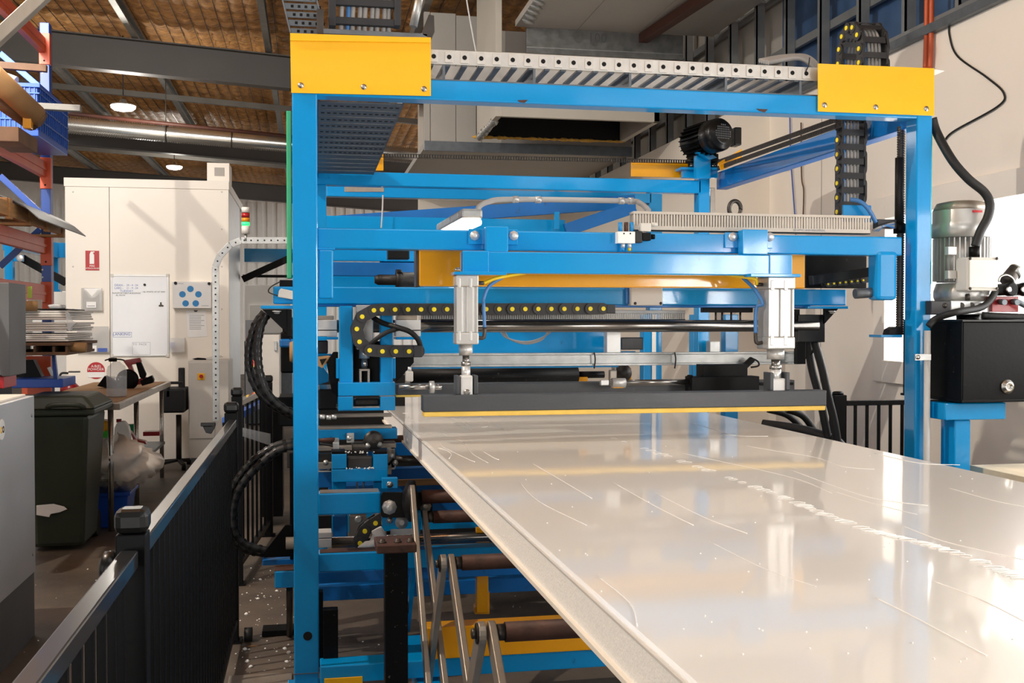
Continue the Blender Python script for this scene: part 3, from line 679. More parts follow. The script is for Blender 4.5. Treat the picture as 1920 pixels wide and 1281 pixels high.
# =====================================================================  LED BATTEN + CONDUIT
ll = T('batten_light', 'lit LED batten lamp hanging slanted behind the crossbar', 'lamp', PY(880, 425, 5.6))
A_, B_ = PY(885, 412, 5.3), PY(835, 437, 6.5)
BAR('housing', 'galv', ll, A_+V((0, 0, .03)), B_+V((0, 0, .03)), .11, .05, bev=.012)
BAR('diffuser', 'glow', ll, A_+V((0, -.004, -.012)), B_+V((0, 0, -.012)), .1, .035, bev=.012)
for k in (.08, .4): C('clip', 'steelw', ll, A_.lerp(B_, k)+V((-.06, 0, .03)), A_.lerp(B_, k)+V((.06, 0, .03)), .014, 8)
cn = T('conduit', 'grey conduit pipe running right above the crossbar to the wiring duct', 'conduit', PY(1050, 380, 5.4))
TU('pipe', 'conduit', cn, [PY(893, 410, 5.35), PY(897, 390, 5.35), PY(915, 379, 5.35), PY(960, 374, 5.35), PY(1170, 377, 5.35), PY(1200, 381, 5.3), PY(1216, 395, 5.2)], .014, 10)
for px in (962, 1004, 1160, 1178): C('coupler', 'steelw', cn, PY(px, 374+(px-962)*.014, 5.35), PY(px+10, 374+(px-962)*.014, 5.35), .018, 12)
# =====================================================================  ENERGY CHAINS
def chain(name, label, pins, W, h, th=.012, mt='chainp', dots=True, rung=True):
    """pins: joint positions on the near cheek, W: vector across the chain"""
    t = T(name, label, 'cable chain', pins[-1]); W = V(W); wn = W.normalized()
    for i in range(len(pins)-1):
        a, b = V(pins[i]), V(pins[i+1]); d = (b-a).normalized(); u = wn.cross(d).normalized(); mb = MB(); r = h/2
        out = []
        for k in range(9):
            q = math.pi*k/8; out.append(a-d*math.sin(q)*r*.95+u*math.cos(q)*r)
        for k in range(9):
            q = math.pi*k/8; out.append(b+d*math.sin(q)*r*.8-u*math.cos(q)*r)
        off = wn*(.007*(i % 2))
        for o0 in (V((0, 0, 0))+off, W-wn*th+off):
            n = len(out); vs = [p+o0 for p in out]+[p+o0+wn*th for p in out]
            mb.add(vs, [tuple(range(n)), tuple(range(n, 2*n))[::-1]]+[(j, n+j, n+(j+1) % n, (j+1) % n) for j in range(n)])
        if rung:
            c = (a+b)/2
            for s in (-1, 1): mb.bar(c+u*s*r*.86+wn*th, c+u*s*r*.86+W-wn*th, (b-a).length*.42, .006, u)
        l = mb.build('link', mt, t)
        C('knuckle', 'plastic', l, a-wn*.0035, a+wn*.004, h*.46, 20)
        if dots:
            C('pin', 'dotyel', l, a-wn*.0075, a+wn*.006, h*.19, 16); C('pin', 'dotyel', l, a+W-wn*.006, a+W+wn*.004, h*.19, 12)
    return t
YE = 5.16
top = [(1131-24.4*i, 579+.1*i) for i in range(18)]
top = [(x, y) for x, y in top if x > 712]+[(701, 582), (679, 594), (669, 617), (674, 641), (693, 657), (717, 659), (742, 659), (767, 659), (788, 659)]
ch1 = chain('energy_chain', 'black energy chain with yellow pins looping under the carriage beam', [PY(x, y, YE) for x, y in top], (0, .075, 0), .058)
FB('end_bracket', 'plastic', ch1, 776, 792, 648, 670, YE-.006, .085); FB('end_bracket', 'plastic', ch1, 1138, 1154, 571, 588, YE-.006, .085)
hose('cable_bundle', 'black taped cable bundle arching inside the chain loop', 'rubber', [PY(700, 596, YE+.09), PY(718, 606, YE+.05), PY(745, 614, YE-.01), PY(768, 622, YE-.02), PY(783, 636, YE-.01), PY(789, 652, YE+.02)], .013, 'cable')
hose('cable_bundle', 'black cable rising left from the chain loop to the carriage', 'rubber', [PY(692, 648, YE+.02), PY(708, 634, YE-.005), PY(728, 622, YE-.01), PY(750, 616, YE+.0)], .011, 'cable')
# right vertical chain: rises behind the plate, loops over in depth
x_l = PY(1578, 240, YF+.46).x
pf = [PY(1584-(400-y)*.035, y, YF+.46) for y in range(398, 118, -27)]
Yn = YF+.2
arch = [PY(1572, 120, YF+.46), PY(1575, 93, YF+.45), PY(1583, 69, YF+.42), PY(1592, 53, YF+.37), PY(1607, 52, YF+.31), PY(1618, 66, YF+.26), PY(1621, 92, YF+.24), PY(1623, 118, YF+.24), PY(1624, 146, YF+.24)]
x_l = arch[0].x
for q in arch+pf: q.x = x_l
ch2 = chain('energy_chain', 'black energy chain arching over the right yellow plate and hanging behind the beam', pf[:-1]+arch, (.145, 0, 0), .062)
for k in range(5):
    dx = .03+.02*k
    TU('cable', 'bluehose' if k == 0 else 'greycable', ch2, [q+V((dx, -.006, 0)) for q in pf[::2]]+[q+V((dx, 0, 0)) for q in arch[1:]], .008, 6, 4)
FB('mount_plate', 'blue', ch2, 1581, 1634, 384, 416, YM+.1, .012)
hose('air_hose', 'thick blue hose curling down at the foot of the right chain', 'bluehose', [PY(1594, 374, YM+.08), PY(1612, 378, YM+.06), PY(1628, 392, YM+.05), PY(1642, 417, YM+.06)], .011)
vb = T('valve_terminal', 'small dark valve terminal with cables beside the right post', 'valve block', PY(1660, 432, YM+.1))
FB('block', 'plastic', vb, 1646, 1681, 411, 428, YM+.06, .05)
for k in range(4): TU('cable', 'bluehose' if k % 2 else 'greycable', vb, [PY(1636+k*3, 433, YM+.05), PY(1650+k*3, 426-k, YM+.03), PY(1676, 418+k*3, YM+.05)], .006)
# =====================================================================  DRIVE CHAINS + BLACK MOTOR
def roller_chain(label, a, b, n, r=.011, gap=.03, axis=(0, 0, 1)):
    t = T('drive_chain', label, 'chain', (V(a)+V(b))/2); mb = MB(); d = (V(b)-V(a))/n; ax = V(axis)
    for i in range(n):
        c = V(a)+d*i
        mb.bar(c-d*.1+ax*.012, c+d*1.1+ax*.012, .006, .004); mb.bar(c-d*.1-ax*.012, c+d*1.1-ax*.012, .006, .004)
        mb.cyl(c-ax*.014, c+ax*.014, d.length*.28, 6)
    mb.build('links', 'grease', t, kind='stuff', fix=False); return t
roller_chain('dark roller chain stretched along the rear beam', PY(592, 289, YR+.05), PY(1318, 304, YR+.05), 150, axis=(0, 0, 1))
xc_ = PY(1348, 304, YR-.3).x
roller_chain('upper greasy roller chain running forward above the right side beam', PY(1340, 306, YR-.1), PY(1575, 222, YF+.35), 110)
roller_chain('lower greasy roller chain running forward above the right side beam', PY(1346, 315, YR-.2), PY(1575, 234, YF+.35), 110)
def sprocket(px, label, Y):
    t = T('sprocket', label, 'sprocket', PY(px, 318, Y))
    MB().lathe(PY(px, 318, Y), (0, 0, 1), [(.028, 0), (.028, .05), (.05, .052), (.05, .07), (.035, .072), (.035, .11)], 14).build('wheel', 'grease', t)
    b_ = FB('bearing_shelf', 'blue', t, px-20, px+13, 313, 318, Y-.07, .13); FB('shelf_leg', 'blue', t, px-16, px+8, 318, 333, Y-.05, .05)
    bolt(t, PY(px, 312, Y-.06), .014, (0, 0, 1), .02)
sprocket(612, 'chain sprocket on a blue shelf at the left rear corner', YR+.03); sprocket(1297, 'chain sprocket on a blue shelf left of the motor', YR+.02); sprocket(1338, 'greasy chain sprocket below the black motor', YR-.06)
mo = T('electric_motor', 'small black finned electric motor on the right rear corner', 'motor', PY(1340, 285, YR-.1))
mc = PY(1354, 251, YR-.35); ax = (V((.32, -1, 0.05))).normalized()
R_ = .118
MB().lathe(mc, -ax, [(.05, -.012), (.075, -.012), (.08, .0), (R_*.86, .0), (R_*.98, .02), (R_, .05), (R_, .12), (R_*.96, .122)], 32).build('fan_cover', 'blackg', mo)
C('body', 'black', mo, mc-ax*.12, mc-ax*.36, R_*.8, 24)
sd = ax.cross(V((0, 0, 1))).normalized()
for i in range(22):
    q = 2*math.pi*i/22; o_ = sd*math.cos(q)+V((0, 0, 1))*math.sin(q)
    MB().bar(mc-ax*.125+o_*R_*.88, mc-ax*.34+o_*R_*.88, R_*.3, .006, o_.cross(ax)).build('fin', 'black', mo)
gr = MB()
for i in range(-4, 5):
    for j in range(-4, 5):
        if i*i+j*j < 20: gr.cyl(mc+ax*.0125+sd*i*.0155+V((0, 0, j*.0155)), mc+ax*.0135+sd*i*.0155+V((0, 0, j*.0155)), .0055, 6)
gr.build('fan_grille', 'galvd', mo, kind='stuff')
FB('terminal_box', 'blackg', mo, 1378, 1391, 238, 272, YR-.3, .1, .008)
FB('foot', 'blue', mo, 1306, 1333, 284, 334, YR-.14, .06, .004); FP('foot_plate', 'blue', mo, [(1306, 285), (1330, 285), (1345, 296), (1330, 300)], YR-.2, .05)
FB('mount', 'galv', mo, 1304, 1312, 256, 286, YR-.1, .05, .004)
# =====================================================================  YELLOW BEAM, CARRIAGE BEAM
yb = T('yellow_beam', 'glossy yellow box beam right behind the hanging beam', 'beam', PY(1150, 538, 5.0))
FB('beam', 'yellow2', yb, 786, 1510, 466, 537, 5.02, .1, .006)
FB('end_plate', 'darksteel', yb, 780, 787, 466, 538, 5.03, .1, .002)
YB = 5.34
cb = T('carriage_beam', 'long blue carriage beam with end plates reaching past the left post', 'beam', PY(1050, 572, YB))
FB('beam', 'blue', cb, 512, 1587, 537, 570, YB, .11, .006)
FB('end_plate', 'blue', cb, 489, 560, 573, 579, YB-.03, .16); FB('end_plate', 'blue', cb, 1515, 1591, 574, 579, YB-.03, .16)
FB('lower_flange', 'blued', cb, 560, 1520, 570, 575, YB+.01, .09)
FP('gusset', 'black', cb, [(491, 580), (545, 580), (545, 640), (533, 620)], YB-.01, .02)
FB('bearing_plate', 'black', cb, 538, 547, 580, 632, YB-.02, .12)
FB('end_bearing', 'blackg', cb, 1497, 1547, 590, 642, YB+.04, .07); FB('bearing_web', 'black', cb, 1430, 1500, 580, 600, YB+.05, .06); FP('gusset', 'black', cb, [(1546, 578), (1573, 578), (1546, 608)], YB+.0, .02)
bolt(cb, PY(519, 583, YB-.03), .016, (0, 0, -1), .014, 'steelw'); bolt(cb, PY(1560, 583, YB-.03), .014, (0, 0, -1), .014, 'steelw')
FB('hanger', 'black', cb, 1496, 1511, 640, 683, YB+.05, .05)
jb = T('junction_box', 'white plastic junction box on the front of the carriage beam', 'junction box', PY(1213, 572, YB-.06))
FB('box', 'boxgrey', jb, 1183, 1243, 539, 573, YB-.06, .06, .006); FB('lid_seam', 'blued', jb, 1174, 1183, 540, 570, YB-.03, .03)
for q in ((1191, 569), (1239, 569)): bolt(jb, PY(q[0], q[1], YB-.06), .006, mt='darksteel')
ln = T('prox_switch', 'small grey switch box with thin wire on the left end of the carriage beam', 'switch', PY(540, 560, YB-.06))
FP('box', 'boxgrey', ln, [(523, 545), (527, 541), (556, 547), (556, 563), (521, 557)], YB-.06, .05); FB('block', 'black', ln, 524, 552, 525, 537, YB, .08)
TU('wire', 'rubber', ln, [PY(526, 528, YB-.02), PY(508, 538, YB-.03), PY(504, 548, YB-.03), PY(522, 555, YB-.05)], .003)
# tool shaft
sh = T('linear_shaft', 'polished dark linear guide shaft below the carriage beam', 'shaft', PY(1020, 626, YB))
a, b = PY(530, 612, YB+.06), PY(1532, 612, YB+.06); b.z = a.z
C('rod', 'shaft', sh, a, b, .032, 28)
MB().lathe(PY(532, 612, YB+.06), (1, 0, 0), [(.03, 0), (.045, .0), (.045, .05), (.03, .05)], 20).build('collar', 'darksteel', sh)
for x0, x1, lab in ((592, 632, 'left'), (742, 789, 'right')):
    t = T('bearing_block', 'machined aluminium bearing block on the shaft %s' % ('beside the left post' if lab == 'left' else 'inside the chain loop'), 'bearing', PY((x0+x1)/2, 632, YB))
    FB('upper_half', 'aluw', t, x0, x1, 600, 619, YB-.02, .14, .003); FB('lower_half', 'aluw', t, x0, x1, 620.5, 631, YB-.02, .14, .003); FB('shoe', 'blue', t, x0, x1+2, 632, 637, YB-.02, .14, .002)
    FB('top_clamp', 'barplate', t, x0+2, x1-6, 592, 600, YB+.0, .09, .004)
wire_duct('wiring_duct', 'dark grey slotted wiring duct above the shaft behind the chain', 790, 1285, 581, 600, YB+.0, 120, 'stud', .04, .35, .06)
# left yoke carriage
yk = T('yoke_carriage', 'blue yoke with two uprights hanging inside the left post', 'carriage', PY(688, 770, 5.2))
for x0, x1 in ((636, 662), (713, 737)): FB('upright', 'blue', yk, x0, x1, 574, 719, 5.24, .09, .006)
FB('yoke', 'blue', yk, 634, 741, 718, 743, 5.22, .11, .003)
for x0, x1 in ((634, 662), (713, 741)): FB('jaw', 'blue', yk, x0, x1, 744, 770, 5.22, .11, .003)
FB('jaw_floor', 'blue', yk, 634, 738, 766, 771, 5.23, .1, .002); FB('saw_motor', 'grease', yk, 664, 712, 748, 762, 5.26, .08, .01)
FB('side_plate', 'blue', yk, 630, 637, 672, 710, 5.25, .06); FB('side_plate', 'blue', yk, 736, 742, 672, 710, 5.25, .06)
FB('back_plate', 'black', yk, 655, 722, 640, 718, 5.36, .02)
FP('gusset', 'black', yk, [(742, 670), (776, 670), (776, 680), (752, 708), (742, 716)], 5.25, .02)
FP('gusset', 'black', yk, [(612, 680), (625, 660), (634, 660), (634, 745), (622, 735)], 5.27, .02)
ck = T('yoke_cylinder', 'pneumatic cylinder with forked rod end between the yoke uprights', 'cylinder', PY(683, 718, 5.27))
c0 = PY(683, 655, 5.31); FB('body', 'alu', ck, 668, 700, 572, 656, 5.3, .09, .004)
C('gland', 'alu', ck, c0, PY(683, 672, 5.31), .026, 16); C('rod', 'steel', ck, PY(683, 672, 5.31), PY(683, 692, 5.31), .016, 14)
for x0, x1 in ((673.5, 678), (689, 693.5)): FB('fork', 'barplate', ck, x0, x1, 694, 718, 5.28, .05, .002)
FB('fork_bridge', 'barplate', ck, 673.5, 693.5, 692, 696, 5.28, .05, .002)
tb_ = T('angle_tube', 'short square tube turned on edge beside the left post', 'tube', PY(608, 690, 5.3))
FP('tube', 'card', tb_, [(594, 670), (618, 668), (619, 672), (604, 691), (596, 686)], 5.28, .2); FP('hollow', 'dark', tb_, [(599, 674), (613, 672), (604, 686)], 5.278, .004)
FB('blade_guard', 'blackg', yk, 596, 634, 730, 770, 5.45, .4, .01); FB('guard_block', 'plastic', yk, 596, 615, 639, 663, 5.4, .1, .005); FB('guard_shelf', 'blue', yk, 594, 622, 664, 668, 5.38, .12)
FP('guard_arm', 'blue', yk, [(596, 688), (606, 688), (616, 702), (616, 716), (596, 722)], 5.5, .1)
# blue plate, rails and roller behind
bp = T('blue_backplate', 'wide flat blue plate behind the guide shaft', 'plate', PY(960, 664, 6.0)); FB('plate', 'blue', bp, 788, 1136, 618, 664, 6.0, .12, .004)
for k in range(3): TU('wire', 'greycable', bp, [PY(938+k*4, 620, 5.7), PY(950+k*3, 634+k, 5.7), PY(985, 641+k*2, 5.7), PY(1015, 634+k*2, 5.7), PY(1036-k*4, 620, 5.7)], .004)
gl = T('galvanised_rail', 'galvanised channel rail with cable ties above the black roller', 'rail', PY(1130, 688, 5.55))
FB('web', 'galv', gl, 772, 1500, 667, 685, 5.57, .02, .002); FB('lip', 'galv', gl, 770, 1502, 663.5, 667.5, 5.55, .05, .002); FB('lip', 'galv', gl, 770, 1502, 684.5, 689, 5.55, .05, .002)
for px in (1114, 1265): TU('cable_tie', 'rubber', gl, [PY(px, 661, 5.54), PY(px+2, 674, 5.535), PY(px, 691, 5.54)], .004)
FB('lower_strip', 'blue', gl, 760, 1160, 689, 692, 5.6, .03)
rl = T('black_roller', 'dusty black roller above the far end of the white panel', 'roller', PY(930, 722, 5.95))
a, b = PY(770, 706, 5.95), PY(1082, 706, 5.95); b.z = a.z; C('drum', 'blackdust', rl, a, b, .052, 24)
a2 = PY(1082, 704, 5.95); C('journal', 'black', rl, b, b+V((.16, 0, 0)), .02, 14); FB('end_bracket', 'yellow2', rl, 1082, 1102, 707, 719, 5.93, .06)
MB().lathe(PY(1166, 699, 5.8), (0, -1, 0), [(.05, 0), (.05, .03), (.03, .035), (.028, .05), (.001, .05)], 18).build('bearing', 'grease', rl)
FB('bearing_plate', 'yellow2', rl, 1172, 1184, 690, 728, 5.85, .03)
dbm = T('dark_crossbar', 'dark steel crossbar lying behind the press bar', 'crossbar', PY(1120, 742, 5.3)); FB('bar', 'greybar', dbm, 744, 1490, 721, 741, 5.3, .1, .003); FB('bar_pad', 'pad', dbm, 742, 800, 741, 745, 5.3, .1)
rs = T('small_cylinder', 'slim horizontal cylinder with steel rod and black end block', 'cylinder', PY(1240, 724, 5.2))
a, b = PY(1142, 718, 5.18), PY(1292, 715, 5.18); b.z = a.z
C('rod', 'shaft', rs, a, b, .015, 16); C('gland', 'alu', rs, PY(1147, 718, 5.18), PY(1172, 718, 5.18), .024, 16); FB('rod_eye', 'steelw', rs, 1127, 1142, 713, 723, 5.16, .03)
FB('end_block', 'black', rs, 1297, 1424, 707, 739, 5.14, .1); FB('end_block', 'black', rs, 1318, 1402, 684, 707, 5.2, .1); FB('tail', 'black', rs, 1424, 1488, 718, 723, 5.16, .08)
C('nut', 'black', rs, PY(1290, 716, 5.18), PY(1297, 716, 5.18), .036, 10)
FB('yellow_tip', 'yellow2', rs, 1150, 1170, 725, 728, 5.17, .05)
rs2 = T('small_cylinder', 'slim steel rod cylinder left of the press bar', 'cylinder', PY(790, 728, 5.16))
a, b = PY(748, 726, 5.16), PY(812, 726, 5.16); b.z = a.z; C('rod', 'steel', rs2, a, b, .013, 16); C('nut', 'alu', rs2, PY(805, 726, 5.16), PY(814, 726, 5.16), .03, 8); C('tip', 'steel', rs2, PY(814, 726, 5.16), PY(828, 726, 5.16), .014, 12)
FB('lug', 'boxgrey', rs2, 761, 775, 696, 716, 5.12, .03, .006); C('stem', 'steelw', rs2, PY(768, 696, 5.13), PY(768, 688, 5.13), .009)
sc2 = T('small_cylinder', 'upright aluminium cylinder behind the right half of the shaft', 'cylinder', PY(1151, 700, 5.6))
FB('body', 'alu', sc2, 1138, 1164, 618, 662, 5.62, .07, .003); C('rod', 'steel', sc2, PY(1151, 662, 5.65), PY(1151, 710, 5.65), .013); FB('clevis', 'barplate', sc2, 1144, 1157, 694, 716, 5.62, .04, .006)
sb = T('sensor_block', 'black square sensor block right of the small upright cylinder', 'sensor', PY(1185, 655, 5.65)); FB('block', 'blackg', sb, 1166, 1206, 633, 656, 5.65, .06, .004); FB('arm', 'blue', sb, 1166, 1192, 659, 664, 5.66, .05)
ps = T('clamp_lever', 'black sensor clamp with coiled wire on the galvanised rail', 'clamp', PY(1405, 690, 5.5)); BAR('lever', 'black', ps, PY(1393, 690, 5.5), PY(1411, 673, 5.5), .03, .03); C('knob', 'darksteel', ps, PY(1392, 689, 5.47), PY(1392, 689, 5.5), .018)
TU('wire', 'rubber', ps, [PY(1410, 672, 5.5), PY(1421, 678, 5.49), PY(1422, 686, 5.49), PY(1408, 689, 5.49)], .005)
np_ = T('nozzle_strip', 'black air nozzle strip hanging below the carriage beam', 'nozzles', PY(1365, 590, YB+.1)); FB('strip', 'black', np_, 1318, 1412, 577, 586, YB+.12, .04)
for px in (1342, 1354, 1371, 1388): C('nozzle', 'darksteel', np_, PY(px, 586, YB+.13), PY(px, 602, YB+.13), .006, 8)
bxr = T('black_cover', 'black sheet cover right of the yellow beam', 'cover', PY(1560, 535, 5.2)); FB('sheet', 'blackdust', bxr, 1512, 1625, 478, 540, 5.45, .04); BAR('arm', 'blackg', bxr, PY(1520, 526, 5.3), PY(1645, 508, 5.3), .05, .05)
ch4 = chain('energy_chain', 'short dark energy chain right of the yellow beam', [PY(1552+11*i, 533-i*1.2, 5.36) for i in range(8)], (0, .05, 0), .03)
C('limit_probe', 'galvd', None, PY(1603, 551, YM+.05), PY(1646, 548, YM+.05), .025, 16, label='grey cylindrical probe beside the right crossbar stub', cat='probe')
# =====================================================================  REAR FRAMES BEHIND THE GANTRY
rg_ = T('rear_gantry', 'second blue gantry with diagonal braces standing behind the first', 'machine frame', (1.3, 8.6, 0))
Y2 = 8.6
FB('beam', 'blue', rg_, 612, 1222, 348, 368, Y2, .1, .005); FB('post', 'blue', rg_, 1218, 1241, 348, 1000, Y2, .1, .005)
FB('lower_beam', 'blue', rg_, 596, 1060, 404, 432, Y2-.3, .1, .005)
BAR('brace', 'blued', rg_, PY(632, 418, Y2-.15), PY(1190, 378, Y2-.15), .05, .11); BAR('brace', 'blued', rg_, PY(1060, 432, Y2-.4), PY(1190, 388, Y2-.4), .05, .1)
FP('tape', 'barplate', rg_, [(646, 348), (720, 348), (720, 360), (646, 360)], Y2-.004, .004); FB('plate', 'blue', rg_, 1040, 1049, 397, 430, Y2-.45, .02)
for y0, y1, YY, mt_ in ((466, 489, 6.5, 'blue'), (491, 517, 6.3, 'blued'), (518, 540, 6.5, 'blue')): FB('girder', mt_, rg_, 600, 1480, y0, y1, YY, .1, .004)
FB('girder_web', 'dark', rg_, 712, 1480, 466, 540, 6.62, .02)
dm = T('geared_motor', 'dark geared motor left of the yellow beam', 'motor', PY(765, 530, 6.1)); MB().lathe(PY(742, 525, 6.1), (1, 0, 0), [(.02, -.12), (.03, -.1), (.03, 0), (.06, 0), (.06, .03), (.045, .04), (.045, .16), (.02, .16)], 16).build('body', 'grease', dm); FB('flange', 'black', dm, 743, 756, 509, 535, 6.05, .1, .01); FB('terminal_box', 'blackg', dm, 727, 768, 466, 486, 6.1, .1, .006)
for px, w_ in ((1207, 28), (1300, 22), (1360, 24)):
    FB('rear_column', 'blue', rg_, px, px+w_, 590, 1000, 7.6+ (px-1207)*.004, .1, .005)
FB('white_strip', 'white', rg_, 1223, 1230, 590, 1000, 7.59, .01); FB('motor_box', 'galv', rg_, 1331, 1350, 640, 664, 7.3, .08, .006)
FB('mast', 'steel', rg_, 1332, 1341, 352, 400, YR+.3, .05)
lr = T('lifting_eye', 'round steel lifting eye above the wiring duct', 'lifting eye', PY(1378, 400, 6.6)); t_ = MB()
t_.tube([PY(1378+11*math.cos(q), 392+15*math.sin(q), 6.6) for q in [2*math.pi*k/16 for k in range(17)]], .014, 8, 2); t_.build('ring', 'darksteel', lr)
# machine bed with dark filler sheets, and lower frames
mb_ = T('machine_bed', 'machine bed of blue crossmembers with dark filler sheets under the panel', 'machine bed', (1.4, 6.6, 0))
B('bed_dark_sheet', 'dark', mb_, .55, 2.45, 7.9, 8.0, 0.05, .95)  # dark sheets added to keep the space under the panel dark
B('side_dark_sheet', 'black', mb_, 2.4, 2.45, 5.6, 7.9, 0.05, .92)
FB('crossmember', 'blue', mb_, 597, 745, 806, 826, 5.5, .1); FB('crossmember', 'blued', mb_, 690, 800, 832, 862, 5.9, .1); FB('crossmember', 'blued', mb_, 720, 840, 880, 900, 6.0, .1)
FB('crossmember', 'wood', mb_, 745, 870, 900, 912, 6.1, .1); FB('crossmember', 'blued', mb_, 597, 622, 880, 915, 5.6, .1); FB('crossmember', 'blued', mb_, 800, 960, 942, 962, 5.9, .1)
FB('crossmember', 'barplate', mb_, 800, 960, 962, 970, 5.95, .1)
B('crossmember', 'blue', mb_, .1, 2.3, 6.6, 6.75, .35, .5); B('crossmember', 'blued', mb_, .1, 2.3, 6.2, 6.35, .55, .7)
for y in (778, 800): FB('linear_rail', 'barplate', mb_, 597, 735, y, y+6, 5.5, .05)
B('dark_backing', 'dark', mb_, .05, .6, 6.9, 6.95, .3, 1.3)  # dark sheet added to keep the space behind the yokes dark
# lower yoke
lk = T('lower_yoke', 'lower blue yoke with sooty rollers left of the panel edge', 'carriage', PY(674, 918, 5.2))
for x0, x1 in ((622, 650), (700, 727)): FB('jaw', 'blue', lk, x0, x1, 852, 880, 5.2, .11, .003); FB('upright', 'blue', lk, x0+1, x1-1, 905, 922, 5.24, .08, .003)
FB('yoke', 'blue', lk, 622, 727, 881, 905, 5.2, .11, .003); FB('roller_block', 'darksteel', lk, 651, 699, 858, 880, 5.24, .06, .006)
for x0, x1 in ((622, 648), (700, 726)): FB('jaw_cap', 'black', lk, x0, x1, 847, 852, 5.2, .11)
sn = MB(); rr = random.Random(9)
for i in range(40): sn.lathe(PY(rr.uniform(648, 702), rr.choice((850, 880))+rr.uniform(-2, 1), 5.2), (0, 0, 1), [(.001, 0), (rr.uniform(.002, .006), .003), (.001, .007)], 5)
sn.build('foam_crumbs', 'foam', lk, kind='stuff')
FB('saw_table', 'barplate', lk, 660, 743, 833, 842, 5.5, .12); FP('saw_guard', 'darksteel', lk, [(680, 833), (684, 821), (704, 815), (716, 818), (718, 833)], 5.52, .06); FB('upright_plate', 'barplate', lk, 732, 741, 842, 878, 5.5, .06); FP('foot_block', 'galv', lk, [(726, 866), (738, 860), (744, 870), (740, 881), (727, 881)], 5.5, .06)
FB('sensor', 'galv', lk, 650, 664, 813, 831, 5.48, .03); C('air_line', 'brownbeam', lk, PY(597, 826, 5.48), PY(628, 824, 5.48), .01); FB('fitting', 'galv', lk, 626, 636, 822, 846, 5.47, .03, .006)
for q in ((600, 782), (612, 783), (622, 782)): C('steel_fitting', 'steelw', lk, PY(q[0], q[1], 5.3), PY(q[0]+9, q[1], 5.3), .011)
# side frame arms with plate
sa = G
FB('arm', 'blue', sa, 597, 714, 926, 967, 4.96, .1, .007); bpz = FP('bearing_plate', 'blackg', sa, [(714, 930), (718, 923), (806, 923), (811, 928), (811, 966), (806, 971), (718, 971), (714, 966)], 4.94, .012)
bolt(bpz, PY(730, 951, 4.94), .026, h=.02, mt='steelw'); bolt(bpz, PY(797, 949, 4.94), .022, h=.018, mt='barplate')
MB().lathe(PY(766, 940, 4.9), (1, 0, 0), [(.02, -.03), (.05, -.025), (.095, .0), (.095, .03), (.05, .035), (.02, .06)], 26).build('pulley', 'grease', sa)
a = PY(790, 932, 4.9); C('roller', 'rust', sa, a, a+V((1.0, 0, 0)), .032, 18)
FB('lug', 'blue', sa, 716, 746, 897, 917, 5.0, .04); bolt(sa, PY(731, 909, 5.0), .012); FB('lug', 'blue', sa, 716, 752, 971, 987, 4.99, .04); bolt(sa, PY(731, 976, 4.99), .012); 
MB().lathe(PY(753, 979, 4.96), (0, -1, 0), [(.03, 0), (.03, .012), (.012, .012), (.012, .02)], 20).build('idler', 'alu', sa)
B('arm_dust', 'barplate', sa, PY(600, 926, 4.96).x, PY(711, 926, 4.96).x, 4.965, 5.055, PY(600, 926, 4.96).z, PY(600, 926, 4.96).z+.003, 0)
ch5 = chain('energy_chain', 'lower black energy chain with yellow pins below the side arm', [PY(x, y, 5.2) for x, y in ((722, 970), (704, 981), (684, 996), (675, 1019), (686, 1036))], (0, .07, 0), .06)
lb = T('bearing_block', 'white bearing block on the lower shaft beside the left post', 'bearing', PY(608, 1028, 5.2)); FB('upper_half', 'aluw', lb, 596, 622, 999, 1010, 5.2, .1, .003); FB('lower_half', 'aluw', lb, 596, 622, 1011, 1028, 5.2, .1, .003)
ls_ = T('linear_shaft', 'lower polished guide shaft under the side arm', 'shaft', PY(800, 1020, 5.3)); a = PY(622, 1018, 5.3); C('rod', 'shaft', ls_, a, a+V((2.0, 0, 0)), .028, 20)
fo = T('foam_scrap', 'torn white foam scrap on the lower frame', 'foam scrap', PY(710, 1015, 5.1))
MB().lathe(PY(707, 1012, 5.1), (.3, 0, 1), [(.002, -.03), (.035, -.01), (.03, .02), (.04, .03), (.02, .05), (.003, .065)], 7).build('lump', 'foam', fo); MB().lathe(PY(698, 1020, 5.08), (1, 0, .2), [(.002, -.07), (.022, -.03), (.018, .02), (.002, .07)], 6).build('lump', 'foam', fo)
pbz = T('white_bracket', 'folded white sheet bracket below the pulley', 'bracket', PY(760, 1005, 5.3)); FB('plate', 'aluw', pbz, 732, 775, 993, 1006, 5.3, .01); FP('plate', 'aluw', pbz, [(760, 1022), (782, 995), (782, 1022)], 5.25, .01)
# lower blue frame members
lf = G
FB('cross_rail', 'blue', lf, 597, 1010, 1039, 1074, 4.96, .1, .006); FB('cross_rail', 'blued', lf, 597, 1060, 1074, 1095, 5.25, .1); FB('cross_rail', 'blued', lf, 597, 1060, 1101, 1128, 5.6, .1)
FB('cross_rail', 'blue', lf, 600, 1300, 1250, 1284, 4.6, .12, .006); FB('yellow_tag', 'yellow', lf, 608, 680, 1273, 1290, 4.59, .004)
B('rail_dust', 'rust', lf, PY(600, 1039, 4.96).x, PY(760, 1039, 4.96).x, 4.97, 5.05, PY(600, 1039, 4.96).z, PY(600, 1039, 4.96).z+.003, 0)
FB('stub', 'blue', lf, 515, 552, 1072, 1104, 5.05, .12, .006); FB('stub_plate', 'blued', lf, 492, 552, 1051, 1061, 5.35, .14); FB('stub_top', 'rust', lf, 515, 552, 1070.5, 1072, 5.055, .11, 0)
C('jack_leg', 'darksteel', lf, PY(543, 1104, 5.1), PZ(543, 1192, 0)+V((0, 0, .0)), .016, 12)
pz = PZ(543, 1186, 0); B('jack_foot', 'black', lf, pz.x-.14, pz.x+.04, pz.y-.06, pz.y+.06, 0, .03)
